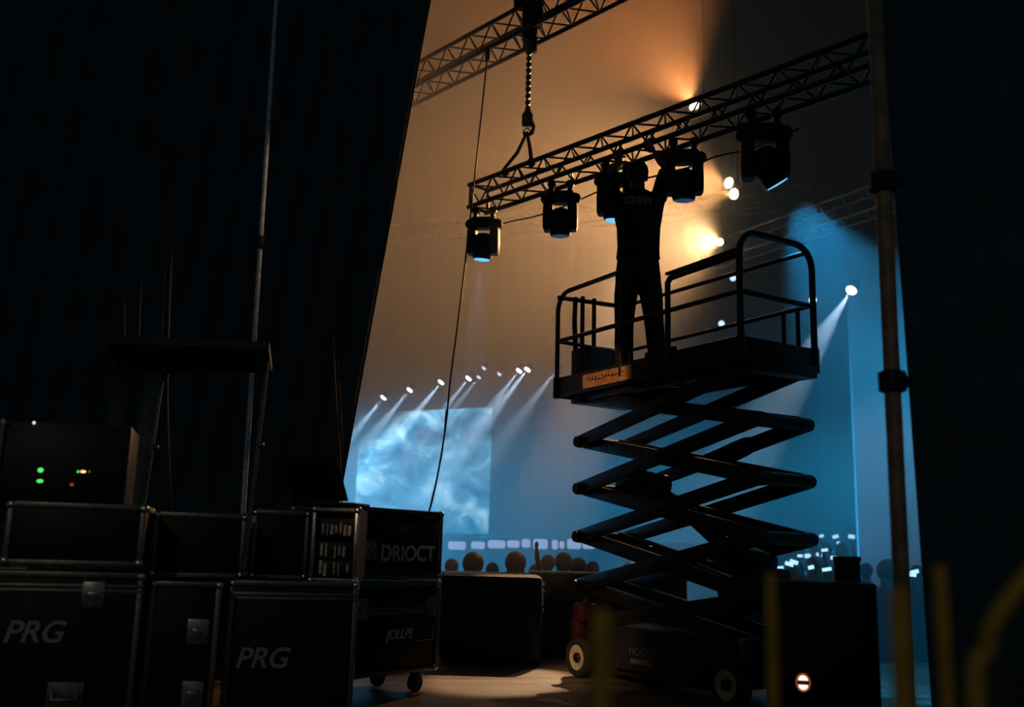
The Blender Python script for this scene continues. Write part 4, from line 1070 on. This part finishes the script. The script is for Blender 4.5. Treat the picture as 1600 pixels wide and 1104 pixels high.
# ------------------------------------------------------------------ audience
def crowd_proto(name, arms, hairstyle):
    t = empty(name)
    b = MB()
    def ring(z, rx, ry, x=0, y=0): return [V((x + rx * math.cos(a), y + ry * math.sin(a), z)) for a in [2 * math.pi * k / 14 for k in range(14)]]
    b.loft([ring(0.80, .14, .11), ring(0.95, .17, .12), ring(1.15, .16, .11), ring(1.32, .20, .12), ring(1.40, .17, .10), ring(1.45, .08, .07), ring(1.50, .055, .055)])
    for sx in (-1, 1): b.tube([(sx * 0.09, 0, 0.86), (sx * 0.1, 0.01, 0.48), (sx * 0.1, 0, 0.08)], [0.09, 0.06, 0.045], 10); b.ell((sx * 0.1, 0.06, 0.04), .045, .12, .04)
    b.ell((0, 0.01, 1.60), .075, .095, .115, 14, 10); b.tube([(0, 0, 1.42), (0, 0, 1.55)], 0.05, 10)
    b.ell((0, 0.10, 1.58), .012, .02, .02)
    for sx in (-1, 1):
        if (arms == 1 and sx == 1) or arms == 2:
            b.tube([(sx * .18, 0, 1.36), (sx * .27, .06, 1.50), (sx * .24, .16, 1.74)], [.055, .042, .03], 10); b.ell((sx * .24, .17, 1.80), .03, .025, .06)
        else:
            b.tube([(sx * .18, 0, 1.36), (sx * .24, .02, 1.12), (sx * .22, .10, .88)], [.055, .042, .03], 10); b.ell((sx * .22, .12, .82), .03, .025, .06)
    o = b.build('body', M['crowd_body'], t)
    m_ = o.modifiers.new('r', 'REMESH'); m_.mode = 'VOXEL'; m_.voxel_size = 0.022
    s_ = o.modifiers.new('s', 'SMOOTH'); s_.iterations = 3
    bake(o)
    h = MB()
    if hairstyle: h.ell((0, -0.02, 1.61), .118, .125, .122, 16, 12); h.ell((0, -0.06, 1.48), .105, .065, .12, 14, 10)
    else: h.ell((0, -0.015, 1.63), .098, .112, .105, 14, 10)
    h.build('hair', M['crowd_hair'], t)
    return t
protos = [crowd_proto('person', 0, 0), crowd_proto('person', 1, 1), crowd_proto('person', 2, 0), crowd_proto('person', 0, 1)]
used = [False] * 4
def ground(Y): return -0.27 + 0.05 * (Y - 20.5)
def audience(k, px, top_y, Y, label, group, yaw=0.0, s=None):
    p = at(px, top_y, Y); zg = ground(Y)
    hgt = p.z - zg; s = hgt / 1.735
    o = protos[k] if not used[k] else copy_tree(protos[k]); used[k] = True
    o.location = (p.x, p.y, zg); o.rotation_euler = (0, 0, yaw); o.scale = (min(s, 1.06),) * 2 + (s,)
    tag(o, label, 'person', group); return o
rnd = random.Random(11)
gl = 'audience heads behind the barrier'
for i, (px, ty, Y, k, lab) in enumerate([(740, 861, 10.7, 3, 'audience member with a big round head of hair, leftmost behind the dark box'), (806, 860, 10.9, 1, 'audience member with long hair, second from left behind the dark box'), (880, 862, 11.0, 0, 'audience member with a dark rounded head behind the brownish box'),
        (856, 866, 12.3, 0, 'audience head just left of the dark rounded head behind the brownish box'), (903, 870, 11.75, 3, 'audience head right of the dark rounded head, behind the brownish box'), (926, 876, 12.6, 0, 'audience head nearest the scissor arms, behind the brownish box'),
        (770, 878, 12.5, 0, 'shorter audience member between the two nearest heads at left'), (838, 880, 12.6, 3, 'small audience head in the middle, further back'), (706, 872, 12.2, 0, 'audience member at the edge of the tall case stack'), (985, 876, 11.6, 3, 'audience head glimpsed through the lower scissor arms')]):
    audience(k, px, ty, Y, lab, gl, rnd.uniform(-0.4, 0.4))
ga = 'audience crowd right of the lift'
lab_a = 'audience member in the dim blue crowd right of the lift'
lab_p = 'audience member holding up a glowing phone in the crowd right of the lift'
taken = []
def free(p, d=0.42): return all((p.x - q.x) ** 2 + (p.y - q.y) ** 2 > d * d for q in taken)
audience(3, 1386, 872, 10.6, 'larger audience figure silhouetted between the small dark box and the right pole', ga)
taken.append(at(1386, 872, 10.6))
for i, (px, py) in enumerate([(1283, 837), (1305, 838), (1330, 838), (1309, 848), (1289, 859), (1252, 868), (1264, 870), (1305, 876), (1282, 878), (1213, 899), (1222, 905), (1203, 903), (1236, 893), (1294, 889), (1243, 884), (1428, 908), (1433, 944), (1318, 852), (1270, 897)]):
    Yp = (11.6 if py > 880 else 14.2 if py > 855 else 17.6) + 0.25 * (i % 3)
    p = at(px, py, Yp); c = V((p.x - 0.24, p.y - 0.17, 0))
    while not free(c): Yp += 0.3; p = at(px, py, Yp); c = V((p.x - 0.24, p.y - 0.17, 0))
    taken.append(c)
    zg = ground(c.y); s_ = max(0.85, min(1.06, (p.z - zg) / 1.84))
    o = protos[1] if not used[1] else copy_tree(protos[1]); used[1] = True
    o.location = (c.x, c.y, p.z - 1.84 * s_ if p.z - 1.84 * s_ > zg else zg); o.scale = (s_,) * 3; o.location.z = zg
    tag(o, lab_p, 'person', 'phone holders in the right crowd')
    hz = zg + 1.84 * s_
    mb = MB(); mb.box((0, 0, 0), (0.07 + 0.05 * rnd.random(), 0.012, 0.04 + 0.03 * rnd.random()), Euler((0, rnd.uniform(-0.3, 0.3), 0)).to_matrix(), 0.004)
    o2 = mb.build('phone', M['phone']); o2.location = (c.x + 0.24 * s_, c.y + 0.17 * s_ - 0.03, hz)
    tag(o2, 'glowing phone held up in the dim blue crowd right of the lift', 'phone', 'phones held up in the right crowd')
for Y, ty, cnt, xa, xb in ((11.6, 892, 8, 1190, 1450), (13.2, 882, 9, 1185, 1445), (15.6, 868, 9, 1190, 1330), (18.0, 852, 8, 1195, 1328)):
    for i in range(cnt):
        px = xa + (xb - xa) * (i + rnd.uniform(0.2, 0.8)) / cnt
        if 1336 < px and Y > 14.5: continue
        p = at(px, ty, Y)
        if not free(p): continue
        taken.append(p)
        audience(rnd.choice((0, 0, 2, 3)), px, ty + rnd.uniform(-4, 6), Y, lab_a, ga, rnd.uniform(-0.6, 0.6))
